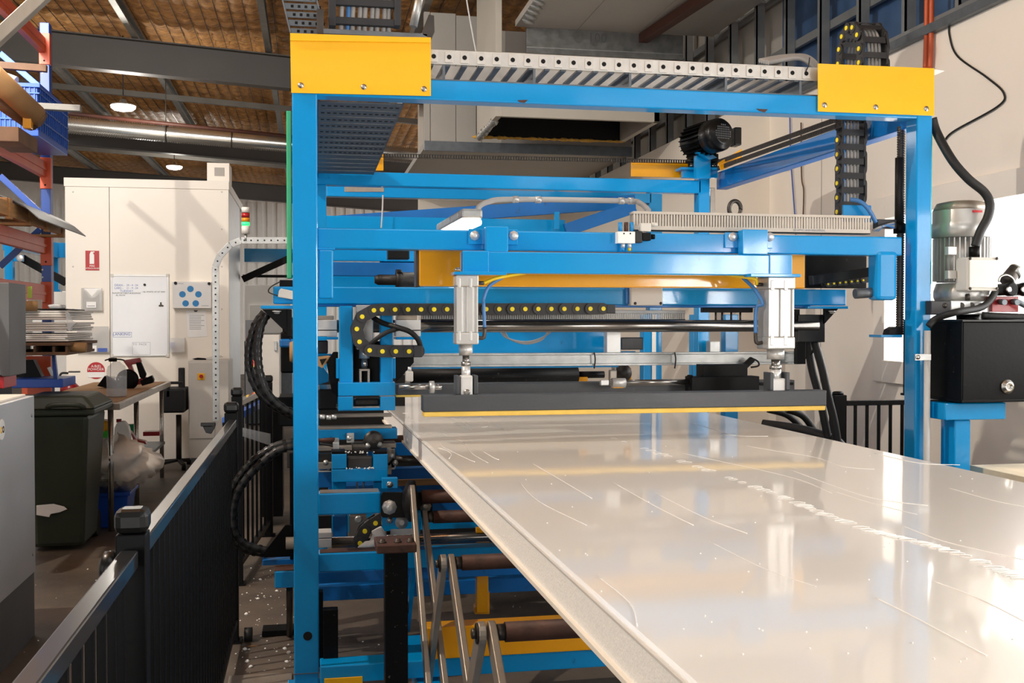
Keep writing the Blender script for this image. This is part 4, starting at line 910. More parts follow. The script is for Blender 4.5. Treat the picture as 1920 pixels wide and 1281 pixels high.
FP('gusset', 'black', lf, [(495, 1036), (535, 985), (548, 985), (548, 1044), (495, 1046)], 5.3, .02); FB('vertical_plate', 'black', lf, 543, 550, 850, 1050, 5.32, .05); FB('vertical_plate', 'darksteel', lf, 538, 552, 846, 878, 5.34, .06)
MB().lathe(PY(536, 1019, 5.25), (1, 0, 0), [(.02, 0), (.03, .0), (.03, .05), (.045, .05), (.045, .09)], 16).build('pivot', 'barplate', lf)
yl = T('yellow_cross_beam', 'yellow floor-level cross beam under the panel', 'beam', PY(950, 1240, 4.75)); FB('beam', 'yellow2', yl, 800, 1250, 1178, 1238, 4.5, .1, .006)
FB('stand', 'yellow2', yl, 894, 916, 1062, 1150, 5.3, .06); FP('foot', 'yellow2', yl, [(890, 1140), (918, 1110), (918, 1152), (890, 1152)], 5.32, .06)
for y in (1000, 1018): FB('clamp', 'yellow2', yl, 893, 918, y-10, y, 5.28, .03)
# black column with rusty cap
bc = T('jack_column', 'dusty black square column with rusty cap beside the scissor arms', 'column', (PY(742, 1150, 4.2).x, 4.2, 0))
cx0, cx1 = PY(722, 1100, 4.2).x, PY(765, 1100, 4.2).x
B('column', 'blackdust', bc, cx0, cx1, 4.2, 4.29, .0, PY(742, 1035, 4.2).z, .004)
B('cap', 'rust', bc, cx0-.035, cx1+.03, 4.15, 4.33, PY(742, 1038, 4.15).z, PY(742, 1022, 4.15).z, .004); B('foot', 'rust', bc, cx0-.03, cx1+.03, 4.16, 4.33, 0, .06)
zc = PY(742, 1022, 4.15).z
for dx in (-.01, .05, .1): bolt(bc, (cx0+dx, 4.2, zc), .012, (0, 0, 1), .014, 'darksteel')
bs = T('chain_guard', 'black dusty vertical guard standing behind the left post', 'guard', PZ(612, 1250, 0)); FB('guard', 'blackdust', bs, 606, 634, 1144, 1250, 4.7, .05, .004); FB('guard', 'black', bs, 598, 606, 1110, 1252, 4.8, .05)
# scissor arms with cross rollers
XS = .50; ZS = H-.9
def arm(par, p0, p1, mt, w=.012, h=.055):
    return BAR('arm', mt, par, p0, p1, w, h, (1, 0, 0) if False else (0, 1, .3), .004)
tops = [(4.86, ZS, ('barplate', 'blue')), (3.92, ZS, ('barplate', 'barplate')), (3.02, ZS, ('barplate', 'barplate'))]
sc = T('scissor_conveyor', 'scissor conveyor of flat steel arms and brown cross rollers beside the panel', 'conveyor', (XS, 3.8, 0))
def flat(par, p0, p1, mt, xo):
    """flat bar in the Y-Z plane with rounded ends"""
    a, b = V(p0), V(p1); d = (b-a).normalized(); u = V((1, 0, 0)).cross(d); r = .034; out = []
    for k in range(9): q = math.pi*k/8; out.append(a-d*math.sin(q)*r+u*math.cos(q)*r)
    for k in range(9): q = math.pi*k/8; out.append(b+d*math.sin(q)*r-u*math.cos(q)*r)
    n = len(out); vs = [p+V((xo, 0, 0)) for p in out]+[p+V((xo+.022, 0, 0)) for p in out]
    return MB().add(vs, [tuple(range(n)), tuple(range(n, 2*n))[::-1]]+[(j, n+j, n+(j+1) % n, (j+1) % n) for j in range(n)]).build('arm', mt, par, .003)
for k, (y, z, ms) in enumerate(tops):
    flat(sc, (XS, y, z), (XS, y+.55, .1), ms[1], -.03); flat(sc, (XS, y, z), (XS, y-.9, .12), ms[0], .0)
    if k == 0: flat(sc, (XS, y-.02, z+.12), (XS, y-.75, .12), 'barplate', -.058)
    C('cross_roller', 'rust', sc, (XS+.05, y, z), (XS+1.75, y, z), .029, 20); C('roller_hub', 'darksteel', sc, (XS+.022, y, z), (XS+.05, y, z), .024, 16)
    C('washer', 'grease', sc, (XS-.035, y, z), (XS-.03, y, z), .03, 20); MB().lathe((XS-.035, y, z), (-1, 0, 0), [(.017, 0), (.017, .012), (.012, .014)], 6).build('pivot_bolt', 'darksteel', sc)
    zz = z-.39; yy = y-.12
    MB().lathe((XS-.035, yy+.45, z-.5), (-1, 0, 0), [(.03, 0), (.03, .006), (.016, .007), (.016, .02)], 12).build('mid_pivot', 'grease', sc)
B('base_rail', 'blue', sc, XS-.2, XS+1.9, 2.2, 2.32, 0, .12); B('base_rail', 'blue', sc, XS-.05, XS+.05, 2.3, 5.3, 0, .08)
# =====================================================================  INSULATED PANEL
ZP = H-.55; TH = .098
L0, L1 = PZ(728, 771, ZP), PZ(1283, 1281, ZP); R0, R1 = PZ(1447, 800, ZP), PZ(1920, 905, ZP)
def ext(a, b, y): return a+(b-a)*((y-a.y)/(b.y-a.y))
PN, PFAR = .75, 7.7
qa, qb, qc, qd = ext(L0, L1, PN), ext(R0, R1, PN), ext(R0, R1, PFAR), ext(L0, L1, PFAR)
pn = T('insulated_panel', 'long glossy white insulated sandwich panel sliding out of the machine', 'panel', (1.5, 4, ZP-TH))
def slab(name, mt, z0, z1, ins=0, bev=0):
    q = [V((p.x+(ins if i in (0, 3) else -ins), p.y, 0)) for i, p in enumerate((qa, qb, qc, qd))]
    vs = [V((p.x, p.y, z0)) for p in q]+[V((p.x, p.y, z1)) for p in q]
    return MB().add(vs, [(3, 2, 1, 0), (4, 5, 6, 7), (0, 1, 5, 4), (1, 2, 6, 5), (2, 3, 7, 6), (3, 0, 4, 7)]).build(name, mt, pn, bev)
slab('top_skin', 'panelskin', ZP-.006, ZP, 0, .0015); slab('foam_core', 'core', ZP-TH+.012, ZP-.006, .004); slab('bottom_skin', 'roomwhite', ZP-TH, ZP-.012-TH+.024, -.006, .001)
dL = (L1-L0).normalized()
BAR('film_edge', 'filmw', pn, V((qa.x+.012, qa.y, ZP+.001)), V((qd.x+.012, qd.y, ZP+.001)), .012, .003, bev=.001)
# wrinkles of the protective film
rw = random.Random(11)
def wr(pix, r=.0022, name='film_wrinkle'):
    return TU(name, 'filmw', pn, [PZ(x, y, ZP+.0004) for x, y in pix], r, 6, 5)
for pix in ([(826, 826), (828, 836), (850, 848), (880, 862), (890, 866), (905, 880), (925, 880)][:5], [(842, 790), (870, 802), (884, 806)], [(843, 782), (862, 790), (876, 800)], [(858, 783), (880, 796), (902, 801), (914, 800)], [(890, 777), (915, 791), (949, 807)],
            [(755, 775), (765, 776), (766, 783), (760, 786)], [(765, 786), (776, 790), (778, 798), (774, 803)], [(792, 801), (800, 808), (795, 815)], [(822, 840), (838, 845), (846, 852), (842, 860)], [(826, 803), (829, 812), (843, 820), (868, 828), (885, 850), (915, 868)],
            [(905, 846), (925, 858), (935, 862)], [(1297, 793), (1340, 806), (1378, 817), (1440, 818)], [(1400, 836), (1450, 845), (1530, 858), (1580, 875), (1640, 880)], [(1280, 850), (1350, 865), (1420, 880), (1500, 900), (1560, 925)], [(1480, 880), (1560, 910), (1640, 935), (1740, 948)],
            [(1690, 985), (1760, 1012), (1840, 1032), (1920, 1050)], [(1560, 920), (1640, 945), (1720, 965)], [(1780, 915), (1860, 938), (1920, 950)], [(1640, 850), (1720, 868), (1800, 872)], [(1000, 870), (1060, 905), (1110, 935)], [(1150, 905), (1230, 950), (1300, 985)],
            [(1330, 1015), (1430, 1065), (1530, 1100)], [(1750, 1090), (1830, 1120), (1920, 1165)], [(975, 905), (1010, 940), (1100, 985)], [(1230, 925), (1320, 970), (1400, 1000)], [(1120, 1080), (1180, 1130), (1195, 1175)], [(1640, 1120), (1720, 1160), (1850, 1230)]):
    wr(pix, rw.choice((.0007, .001, .0013)))
bl = MB(); N_ = 120                                   # ladder of film blisters
for i in range(N_):
    s = i/(N_-1); s = s**.8
    ctl = [(1150, 822), (1260, 858), (1350, 890), (1460, 928), (1540, 962), (1640, 998), (1730, 1018), (1820, 1045), (1920, 1088)]
    f_ = s*(len(ctl)-1); k = min(int(f_), len(ctl)-2); u = f_-k; x = ctl[k][0]*(1-u)+ctl[k+1][0]*u; y = ctl[k][1]*(1-u)+ctl[k+1][1]*u
    if rw.random() < .3: continue
    p = PZ(x, y, ZP+.0006); L = .010+.016*rw.random(); o = rw.uniform(-.006, .006)
    bl.tube([p+V((-L, o+.006, 0)), p+V((-L*.3, o, .0018)), p+V((L*.4, o-.004, .0018)), p+V((L, o-.01, 0))], .0007+.0009*s, 5, 3)
bl.build('film_blisters', 'filmw', pn, kind='stuff')
dt = MB()
for i in range(70):
    p = PZ(rw.uniform(900, 1900), rw.uniform(800, 1250), ZP)
    if qa.x+.9 < p.x+.0 or True:
        if p.x < ext(R0, R1, p.y).x-.03 and p.x > ext(L0, L1, p.y).x+.03: dt.lathe(p, (0, 0, 1), [(.0022, 0), (.0018, .0015), (.0004, .002)], 6)
dt.build('foam_specks', 'foam', pn, kind='stuff')
# =====================================================================  HYDRAULIC UNIT (right)
YT = 4.62
tk = T('hydraulic_tank', 'dusty black hydraulic tank on a blue stand right of the gantry', 'tank', PY(1860, 756, YT))
ta_ = PY(1806, 604, YT); tz0 = PY(1806, 755, YT).z; tx1 = ta_.x+.62
B('tank', 'black', tk, ta_.x, tx1, YT, YT+.52, tz0, ta_.z, .004)
B('side_cheek', 'blackdust', tk, ta_.x-.004, ta_.x, YT+.003, YT+.517, tz0, ta_.z, .0)
B('lid', 'blackg', tk, ta_.x-.012, tx1+.01, YT-.01, YT+.53, ta_.z, ta_.z+.012, .003)
B('bottom_flange', 'blackdust', tk, ta_.x-.012, tx1+.01, YT-.012, YT+.53, tz0, tz0+.012, .002)
MB().lathe(PY(1888, 725, YT), (0, -1, 0), [(.034, 0), (.034, .008), (.024, .01), (.024, .02), (.014, .02), (.012, .012)], 22).build('drain_plug', 'steel', tk)
ss = T('unit_stand', 'blue welded stand carrying the black hydraulic tank', 'stand', PZ(1800, 1000, 0))
sx0 = PY(1745, 770, YT+.05).x
B('top_beam', 'blue', ss, rx1+.004, PY(1886, 770, YT+.05).x, YT+.05, YT+.2, PY(1745, 789, YT+.05).z, PY(1745, 757, YT+.05).z, .006)
lx_ = PY(1790, 830, YT+.07)
B('leg', 'blue', ss, lx_.x, PY(1820, 830, YT+.07).x, YT+.07, YT+.19, 0, PY(1790, 789, YT+.05).z, .006)
B('foot', 'blue', ss, lx_.x-.08, lx_.x+.18, YT+.0, YT+.25, 0, .02)
hm_ = T('hydraulic_motor', 'large grey ribbed electric motor standing upright on the black tank', 'motor', PY(1803, 600, YT+.26))
YM2 = YT+.26; mcx = PY(1803, 500, YM2).x; R2 = (PY(1850, 500, YM2).x-PY(1756, 500, YM2).x)/2
def mz(y): return PY(1803, y, YM2).z
MB().lathe((mcx, YM2, mz(447)), (0, 0, 1), [(R2*1.03, 0), (R2*1.03, mz(420)-mz(447)), (R2*1.0, mz(418)-mz(447)), (R2*1.0, mz(396)-mz(447)), (R2*.86, mz(382)-mz(447)), (R2*.5, mz(379)-mz(447))], 36).build('fan_cowl', 'alu', hm_)
MB().lathe((mcx, YM2, mz(396)), (0, 0, 1), [(R2*1.005, 0), (R2*.87, mz(382)-mz(396)), (R2*.5, mz(378)-mz(396)), (.01, mz(378)-mz(396))], 36).build('cowl_top', 'barplate', hm_)
C('body', 'alu', hm_, (mcx, YM2, mz(530)), (mcx, YM2, mz(447)), R2*.84, 32)
for i in range(34):
    q = 2*math.pi*i/34; o_ = V((math.cos(q), math.sin(q), 0))
    MB().bar(V((mcx, YM2, mz(528)))+o_*R2*.9, V((mcx, YM2, mz(448)))+o_*R2*.9, R2*.16, .006, o_.cross(V((0, 0, 1)))).build('fin', 'alu', hm_)
MB().lathe((mcx, YM2, mz(565)), (0, 0, 1), [(R2*.9, 0), (R2*.95, .02), (R2*.95, .05), (R2*.86, mz(532)-mz(565))], 28).build('flange_bell', 'alu', hm_)
FB('terminal_box', 'boxgrey', hm_, 1814, 1872, 482, 545, YM2-R2-.09, .1, .008); FB('box_lid', 'boxgrey', hm_, 1818, 1869, 486, 540, YM2-R2-.097, .008, .004)
for q in ((1819, 485), (1869, 485), (1819, 541), (1869, 541)): bolt(hm_, PY(q[0], q[1], YM2-R2-.095), .006, mt='darksteel')
for q in ((1786, 470), (1786, 515)): FB('lug', 'alu', hm_, q[0]-8, q[0]+8, q[1]-8, q[1]+8, YM2-R2-.01, .03)
FB('name_strip', 'red', hm_, 1825, 1842, 394, 398, YM2-R2*1.03, .03, 0)
MB().lathe((mcx-.05, YM2-R2*.9, mz(565)), (0, 0, 1), [(.012, 0), (.012, .03), (.008, .034)], 8).build('foot_bolt', 'darksteel', hm_)
mf = T('pump_manifold', 'steel pump manifold with black end block under the grey motor', 'manifold', PY(1800, 596, YM2-.1)); ym = YM2-R2-.0
FB('block', 'steelw', mf, 1783, 1856, 564, 590, ym, .18, .004); FB('end_block', 'plastic', mf, 1746, 1783, 564, 590, ym, .18, .004); C('pump_neck', 'black', mf, PY(1815, 590, ym+.08), PY(1815, 606, ym+.08), .055, 20)
for px in (1802, 1821): C('bore', 'darksteel', mf, PY(px, 573, ym-.002), PY(px, 573, ym+.01), .016, 18)
MB().lathe(PY(1841, 575, ym), (0, -1, 0), [(.018, 0), (.018, .01), (.012, .012), (.008, .018)], 12).build('plug', 'steel', mf); bolt(mf, PY(1772, 573, ym), .01, mt='darksteel')
va = T('valve_stack', 'red valve block with two black pressure knobs right of the grey motor', 'valve block', PY(1885, 586, ym)); FB('red_block', 'redd', va, 1860, 1910, 556, 585, ym-.02, .12, .003)
for px in (1888, 1915): 
    k_ = MB().lathe(PY(px, 543, ym-.02), (0, -1, 0), [(.03, -.08), (.03, 0), (.034, .01), (.034, .04), (.028, .045)], 20).build('knob', 'black', va); MB().lathe(PY(px+3, 543, ym-.066), (0, -1, 0), [(.014, 0), (.014, .006), (.008, .006)], 12).build('knob_centre', 'steel', k_)
C('solenoid', 'darksteel', va, PY(1885, 530, ym+.05), PY(1905, 505, ym+.05), .035, 16); C('solenoid_cap', 'galv', va, PY(1900, 514, ym+.05), PY(1908, 504, ym+.05), .037, 16)
TU('pressure_gauge_hoop', 'steel', va, [PY(1872, 528, ym), PY(1876, 519, ym), PY(1888, 516, ym), PY(1899, 523, ym), PY(1902, 532, ym)], .006)
for q in ((1874, 566), (1898, 566)): C('hose_fitting', 'galvd', va, PY(q[0], q[1], ym-.02), PY(q[0]+10, q[1]+1, ym-.07), .014, 8)
TU('steel_hose', 'galvd', va, [PY(1900, 565, ym-.05), PY(1912, 568, ym-.06), PY(1935, 580, ym-.07)], .014)
hose('power_cable', 'thick black corrugated conduit dropping from the yellow plate to the grey motor', 'rubber', [PY(1748, 222, YF+.03), PY(1757, 250, YF+.02), PY(1785, 300, YM2-R2-.02), PY(1815, 335, YM2-R2-.05), PY(1845, 360, YM2-R2-.06), PY(1856, 382, YM2-R2-.07), PY(1852, 408, YM2-R2-.07), PY(1838, 435, YM2-R2-.06), PY(1829, 462, YM2-R2-.05)], .022, 'cable')
C('cable_gland', 'black', hm_, PY(1827, 463, YM2-R2-.05), PY(1827, 482, YM2-R2-.05), .026, 16)
hose('armoured_hose', 'spiral wrapped hose bending from the manifold down to the grey conduit', 'rubber', [PY(1867, 545, ym-.03), PY(1855, 565, ym-.05), PY(1835, 578, ym-.07), PY(1790, 586, ym-.1), PY(1755, 598, YF-.07), PY(1741, 612, YF-.06)], .017)
cp = T('conduit_pipe', 'straight grey conduit pipe clipped along the right front post', 'conduit', PZ(1740, 1100, 0)); cpx = PY(1739, 620, YF-.045); C('pipe', 'conduit', cp, cpx, V((cpx.x, cpx.y, .1)), .0155, 16)
FB('pipe_clip', 'galv', cp, 1716, 1746, 664, 676, YF-.066, .004, .001); bolt(cp, PY(1721, 670, YF-.066), .009)
hose('thick_hose', 'black hose lying on top of the hydraulic tank', 'rubber', [PY(1842, 592, YT+.1), PY(1870, 594, YT+.08), PY(1925, 596, YT+.05)], .02)
# bench ledge at the far right
p = PZ(1818, 872, H-.72)
lg = T('side_table', 'low dusty pale table against the right wall beyond the panel', 'table', (3.6, 5.0, 0)); B('top', 'tabletop', lg, p.x, WX-.02, p.y-1.6, p.y, H-.78, H-.72, .003); 
for y in (p.y-1.5, p.y-.1): B('leg', 'galvd', lg, p.x+.03, p.x+.08, y-.05, y, 0, H-.78); B('leg', 'galvd', lg, WX-.12, WX-.07, y-.05, y, 0, H-.78)
# right black fence
YG = 6.0
fr = T('black_fence', 'short black picket fence behind the right post', 'fence', PZ(1576, 1150, 0)); 
fx0, fx1 = PY(1564, 780, YG), PY(1588, 780, YG)
B('post', 'black', fr, fx0.x, fx1.x, YG, YG+.07, 0, PY(1576, 741, YG).z, .004); MB().lathe(V(((fx0.x+fx1.x)/2, YG+.035, PY(1576, 741, YG).z)), (0, 0, 1), [(.034, 0), (.034, .012), (.026, .02), (.002, .022)], 16).build('post_cap', 'black', fr)
zr1 = PY(1588, 752, YG).z; B('top_rail', 'black', fr, fx1.x, fx1.x+.75, YG-.0, YG+.04, zr1-.03, zr1, .002); B('bottom_rail', 'black', fr, fx1.x, fx1.x+.75, YG, YG+.04, .1, .13)
for k in range(7): x = PY(1604+22*k, 800, YG).x; B('picket', 'black', fr, x, x+.016, YG+.01, YG+.026, .13, zr1-.03, .001)
for i, pts in enumerate(([(1515, 640, 5.5), (1522, 690, 5.5), (1538, 750, 5.5), (1548, 800, 5.5), (1556, 840, 5.5)], [(1527, 640, 5.44), (1541, 690, 5.44), (1553, 745, 5.44), (1564, 790, 5.44), (1572, 840, 5.44)])):
    hose('drag_hose', 'ribbed black hose hanging behind the press bar, %s of the pair' % ('left' if i == 0 else 'right'), 'rubber', [PY(*q) for q in pts], .022)
hose('drag_hose', 'black hose curving under the right end of the press bar, upper of two', 'rubber', [PY(1440, 768, 5.9), PY(1475, 778, 5.9), PY(1500, 800, 5.9), PY(1520, 830, 5.9)], .02); hose('drag_hose', 'black hose curving under the right end of the press bar, nearer of two', 'rubber', [PY(1475, 768, 5.8), PY(1505, 780, 5.8), PY(1525, 806, 5.8), PY(1535, 830, 5.8)], .02)
hose('wire_bundle', 'flat black cable trunk sloping along the far panel edge', 'rubber', [PY(1430, 796, 5.85), PY(1500, 806, 5.7), PY(1560, 824, 5.5), PY(1580, 840, 5.4)], .03, 'cable')
hose('thin_cable', 'black cable looping below the right shaft bearing', 'rubber', [PY(1540, 628, 5.45), PY(1530, 650, 5.45), PY(1515, 668, 5.5), PY(1500, 674, 5.55)], .008, 'cable')
# wires on the right wall
hose('wall_wire', 'thin black wire curling down the cream right wall', 'rubber', [PX(1781, 40, WX-.01), PX(1780, 65, WX-.01), PX(1795, 105, WX-.01), PX(1850, 145, WX-.01), PX(1882, 175, WX-.01), PX(1870, 200, WX-.01), PX(1790, 245, WX-.01), PX(1772, 262, WX-.01)], .006, 'wire')
for i, px in enumerate((1735, 1744)): hose('copper_pipe', 'orange pipe rising along the right wall, %s of the pair' % ('left' if i == 0 else 'right'), 'orangepipe', [PX(px, 128, WX-.03), PX(px+2, 60, WX-.03), PX(px+3, -20, WX-.03)], .016, 'pipe')
hose('wall_wire', 'dark blue wire hanging straight down the wall behind the chain', 'inkblue', [PX(1481, 220, WX-.02), PX(1483, 300, WX-.02), PX(1490, 400, WX-.02), PX(1492, 440, WX-.02)], .006, 'wire')
hose('wall_wire', 'brown wire hanging down the wall left of the chain', 'wooddark', [PX(1502, 230, WX-.02), PX(1503, 330, WX-.02), PX(1507, 360, WX-.02), PX(1505, 430, WX-.02)], .006, 'wire')
hose('wall_wire', 'thin dark wire arching left across the wall below the side beam', 'rubber', [PX(1477, 318, WX-.02), PX(1450, 321, WX-.02), PX(1425, 332, WX-.02)], .005, 'wire')
# =====================================================================  LEFT SIDE
def foot(x, y): return PZ(x, y, 0)
# ---- white electrical cabinet in the foreground
ce = foot(68, 1190); CXR = ce.x; CYF = ce.y; zc1 = PY(66, 742, CYF).z; zc0 = PX(68, 1070, CXR).z
cab = T('control_cabinet', 'white control cabinet with dark plinth in the left foreground', 'cabinet', (CXR-.4, CYF-1, 0))
B('body', 'cabwhite', cab, CXR-.9, CXR, CYF-2.2, CYF, zc0, zc1, .004); B('plinth', 'cabdark', cab, CXR-.88, CXR-.006, CYF-2.18, CYF-.006, 0, zc0, .002)
B('lid', 'roomwhite', cab, CXR-.86, CXR-.03, CYF-2.1, CYF-.05, zc1, zc1+.012, .004)
for z in (zc0+.1, zc1-.1): 
    MB().lathe((CXR, CYF-.06, z), (1, 0, 0), [(.008, 0), (.008, .003), (.004, .004)], 10).build('screw', 'steel', cab)
bd = MB().lathe(PX(2, 806, CXR+.001), (1, 0, 0), [(.05, 0), (.05, .004), (.044, .006)], 24).build('badge', 'white', cab)
for dy in (-.016, .016): MB().lathe(PX(4, 806, CXR+.006)+V((0, dy, 0)), (1, 0, 0), [(.016, 0), (.016, .002), (.009, .002), (.009, .0005)], 16).build('badge_ring', 'yellow' if dy < 0 else 'ink', bd)
# ---- wheelie bin
b0, b1 = foot(60, 1036), foot(150, 1034)
wb_ = T('wheelie_bin', 'dark green wheelie bin with closed lid beside the bench', 'bin', ((b0.x+b1.x)/2, b0.y+.3, 0))
bx0, bx1, by = b0.x-.02, b1.x+.02, b0.y
zb1 = PY(120, 778, by).z; zl = PY(120, 742, by).z
def frus(x0, x1, y0, y1, z0, X0, X1, Y0, Y1, z1): return MB().add([(x0, y0, z0), (x1, y0, z0), (x1, y1, z0), (x0, y1, z0), (X0, Y0, z1), (X1, Y0, z1), (X1, Y1, z1), (X0, Y1, z1)], [(0, 3, 2, 1), (4, 5, 6, 7), (0, 1, 5, 4), (1, 2, 6, 5), (2, 3, 7, 6), (3, 0, 4, 7)])
frus(bx0, bx1, by, by+.5, .03, bx0-.06, bx1+.05, by-.08, by+.6, zb1).build('body', 'bin', wb_, .03)
B('rim', 'bin', wb_, bx0-.1, bx1+.1, by-.11, by+.64, zb1, zb1+.05, .015)
frus(bx0-.11, bx1+.11, by-.13, by+.65, zb1+.05, bx0-.02, bx1+.02, by-.03, by+.5, zl).build('lid', 'bin', wb_, .02)
TU('lid_handle', 'bin', wb_, [(bx0+.16, by-.12, zb1+.06), (bx0+.2, by-.16, zb1+.08), (bx0+.36, by-.16, zb1+.08), (bx0+.4, by-.12, zb1+.06)], .018); FP('torn_label', 'paper', wb_, [(68, 948), (100, 945), (120, 950), (126, 955), (112, 961), (95, 964), (92, 970), (68, 966)], by-.052, .004)
for x in (bx0+.03, bx1-.03): C('wheel', 'rubber', wb_, (x-.03, by+.55, .1), (x+.03, by+.55, .1), .1, 20)
FP('orange_cloth', 'orange', None, [(146, 918), (156, 915), (157, 985), (150, 1012), (146, 1000)], by+.12, .03, label='orange rag hanging between the bin and the bench', cat='rag')
# ---- workbench
f1, f2 = foot(216, 996), foot(306, 896); BXR = (f1.x+f2.x)/2; BY0, BY1 = f1.y-.06, f2.y+.12; zb_t = PY(222, 757, BY0).z
wbn = T('workbench', 'stainless steel workbench with undershelf in front of the white room', 'bench', (BXR-.4, (BY0+BY1)/2, 0))
B('top', 'barplate', wbn, BXR-.7, BXR+.06, BY0, BY1, zb_t-.05, zb_t, .003); zs = PY(215, 907, BY0).z; B('undershelf', 'galvd', wbn, BXR-.7, BXR+.01, BY0+.06, BY1-.1, zs-.03, zs)
lgm = None
for y in (f1.y, (f1.y+f2.y)/2-.2, f2.y):
    for x in (BXR-.02, BXR-.66): C('leg', 'steel', wbn, (x, y, .0), (x, y, zb_t-.05), .022, 14)
B('cardboard_sheet', 'card', None, BXR-.7, BXR+.02, BY0+.15, BY1-.1, zb_t, zb_t+.006, .001, label='brown cardboard sheet covering the workbench top', cat='cardboard')
zb_t += .006
# jug of water
jb_ = PZ(219, 744, zb_t); jy = jb_.y; 
jg = T('water_jug', 'clear plastic jug half full of water on the workbench', 'jug', (jb_.x, jy, zb_t)); jr = (PY(238, 720, jy).x-PY(200, 720, jy).x)/2; jz = PY(219, 678, jy).z
MB().lathe((jb_.x, jy, zb_t), (0, 0, 1), [(jr*.94, 0), (jr, .02), (jr, (jz-zb_t)*.72), (jr*.86, (jz-zb_t)*.86), (jr*.4, (jz-zb_t)*.97), (jr*.34, jz-zb_t)], 28).build('bottle', 'pet', jg); MB().lathe((jb_.x, jy, zb_t+.006), (0, 0, 1), [(jr*.9, 0), (jr*.95, .02), (jr*.95, (jz-zb_t)*.55)], 24).build('water', 'water', jg)
C('cap', 'black', jg, (jb_.x-.03, jy, jz), (jb_.x-.03, jy, jz+.03), jr*.42, 16); TU('carry_loop', 'black', jg, [(jb_.x-.09, jy, jz+.01), (jb_.x-.05, jy-.06, jz+.02), (jb_.x+.03, jy-.06, jz+.02), (jb_.x+.06, jy, jz+.01)], .006)
# circular saw
sp = PZ(262, 728, zb_t); sy = sp.y
sw = T('circular_saw', 'red and black cordless circular saw resting on the workbench', 'saw', sp)
MB().lathe(PY(240, 712, sy), (0, -1, 0), [(.09, 0), (.1, .01), (.1, .04), (.06, .05), (.02, .05)], 24).build('blade_guard', 'black', sw); FP('base_plate', 'black', sw, [(182, 724), (196, 705), (252, 735), (250, 738)], sy+.02, .12)
FP('body', 'redd', sw, [(230, 676), (262, 671), (265, 678), (262, 682), (246, 684), (252, 700), (258, 712), (270, 706), (284, 712), (286, 718), (256, 722), (246, 712), (240, 690)], sy-.02, .06, .006); FP('grip', 'black', sw, [(254, 680), (264, 679), (274, 702), (270, 712), (262, 708)], sy-.03, .05, .008); FP('battery', 'black', sw, [(262, 714), (284, 704), (288, 712), (287, 718), (266, 724)], sy-.03, .08, .006)
# items on the undershelf
def lump(name, label, cat, mt, px, py, Y, rx, ry, rz, seed, amp=.18, base=None):
    rd = random.Random(seed); c = PY(px, py, Y); mb = MB(); n, mm = 28, 16; vs = []
    ph = [(rd.uniform(2, 9), rd.uniform(2, 9), rd.uniform(0, 6)) for _ in range(7)]
    for j in range(mm+1):
        t = math.pi*j/mm
        for i in range(n):
            p = 2*math.pi*i/n; k = 1+amp*sum(math.sin(a*t+round(b)*p+c_) for a, b, c_ in ph)/3
            vs.append((c.x+rx*k*math.sin(t)*math.cos(p), c.y+ry*k*math.sin(t)*math.sin(p), c.z+rz*k*math.cos(t)))
    mb.add(vs, [(j*n+i, j*n+(i+1) % n, (j+1)*n+(i+1) % n, (j+1)*n+i) for j in range(mm) for i in range(n)], True)
    return mb.build(name, mt, None, label=label, cat=cat)
YS = BY0+.35
lump('plastic_bag', 'crumpled white bag of film on the bench undershelf', 'bag', 'bag', 222, 868, BY0+.3, .27, .25, .19, 4)
FP('green_tray', 'greenfluo', None, [(158, 838), (185, 812), (204, 808), (204, 832), (160, 842)], YS+.5, .1, label='bright green plastic tray on the undershelf', cat='tray'); FP('yellow_bag', 'yellow2', None, [(160, 800), (185, 789), (202, 790), (205, 808), (180, 818), (160, 822)], YS+.7, .2, .02, label='yellow bag behind the green tray', cat='bag')
mj = T('white_bottle', 'white plastic handled bottle with blue label on the undershelf', 'bottle', PY(228, 828, YS+.5)); yy = YS+.5
FP('body', 'white', mj, [(213, 830), (214, 803), (220, 792), (232, 790), (240, 800), (243, 812), (243, 830)], yy, .1, .012); C('cap', 'redd', mj, PY(223, 792, yy+.04), PY(223, 786, yy+.04), .022); FB('label_patch', 'inkblue', mj, 214, 228, 820, 828, yy-.002, .003)
FP('red_rag', 'redd', None, [(243, 808), (255, 824), (272, 828), (275, 834), (250, 828)], yy+.1, .1, .01, label='dark red rag on the undershelf', cat='rag'); C('green_tin', 'green', None, PY(248, 813, yy+.6), PY(248, 796, yy+.6), .055, 20, label='green and yellow tin at the back of the undershelf', cat='tin')
FB('red_box', 'redd', None, 268, 299, 810, 818, yy+1.2, .15, label='flat red box at the back of the undershelf', cat='box')
fb0 = foot(158, 992); tb2 = T('blue_tub', 'blue plastic tub on the floor below the bench', 'tub', (fb0.x+.2, fb0.y+.2, 0)); frus(fb0.x, fb0.x+.3, fb0.y, fb0.y+.35, 0, fb0.x-.03, fb0.x+.34, fb0.y-.03, fb0.y+.38, .28).build('tub', 'bluebasket', tb2, .01); B('rim', 'bluebasket', tb2, fb0.x-.045, fb0.x+.355, fb0.y-.045, fb0.y+.395, .26, .285)
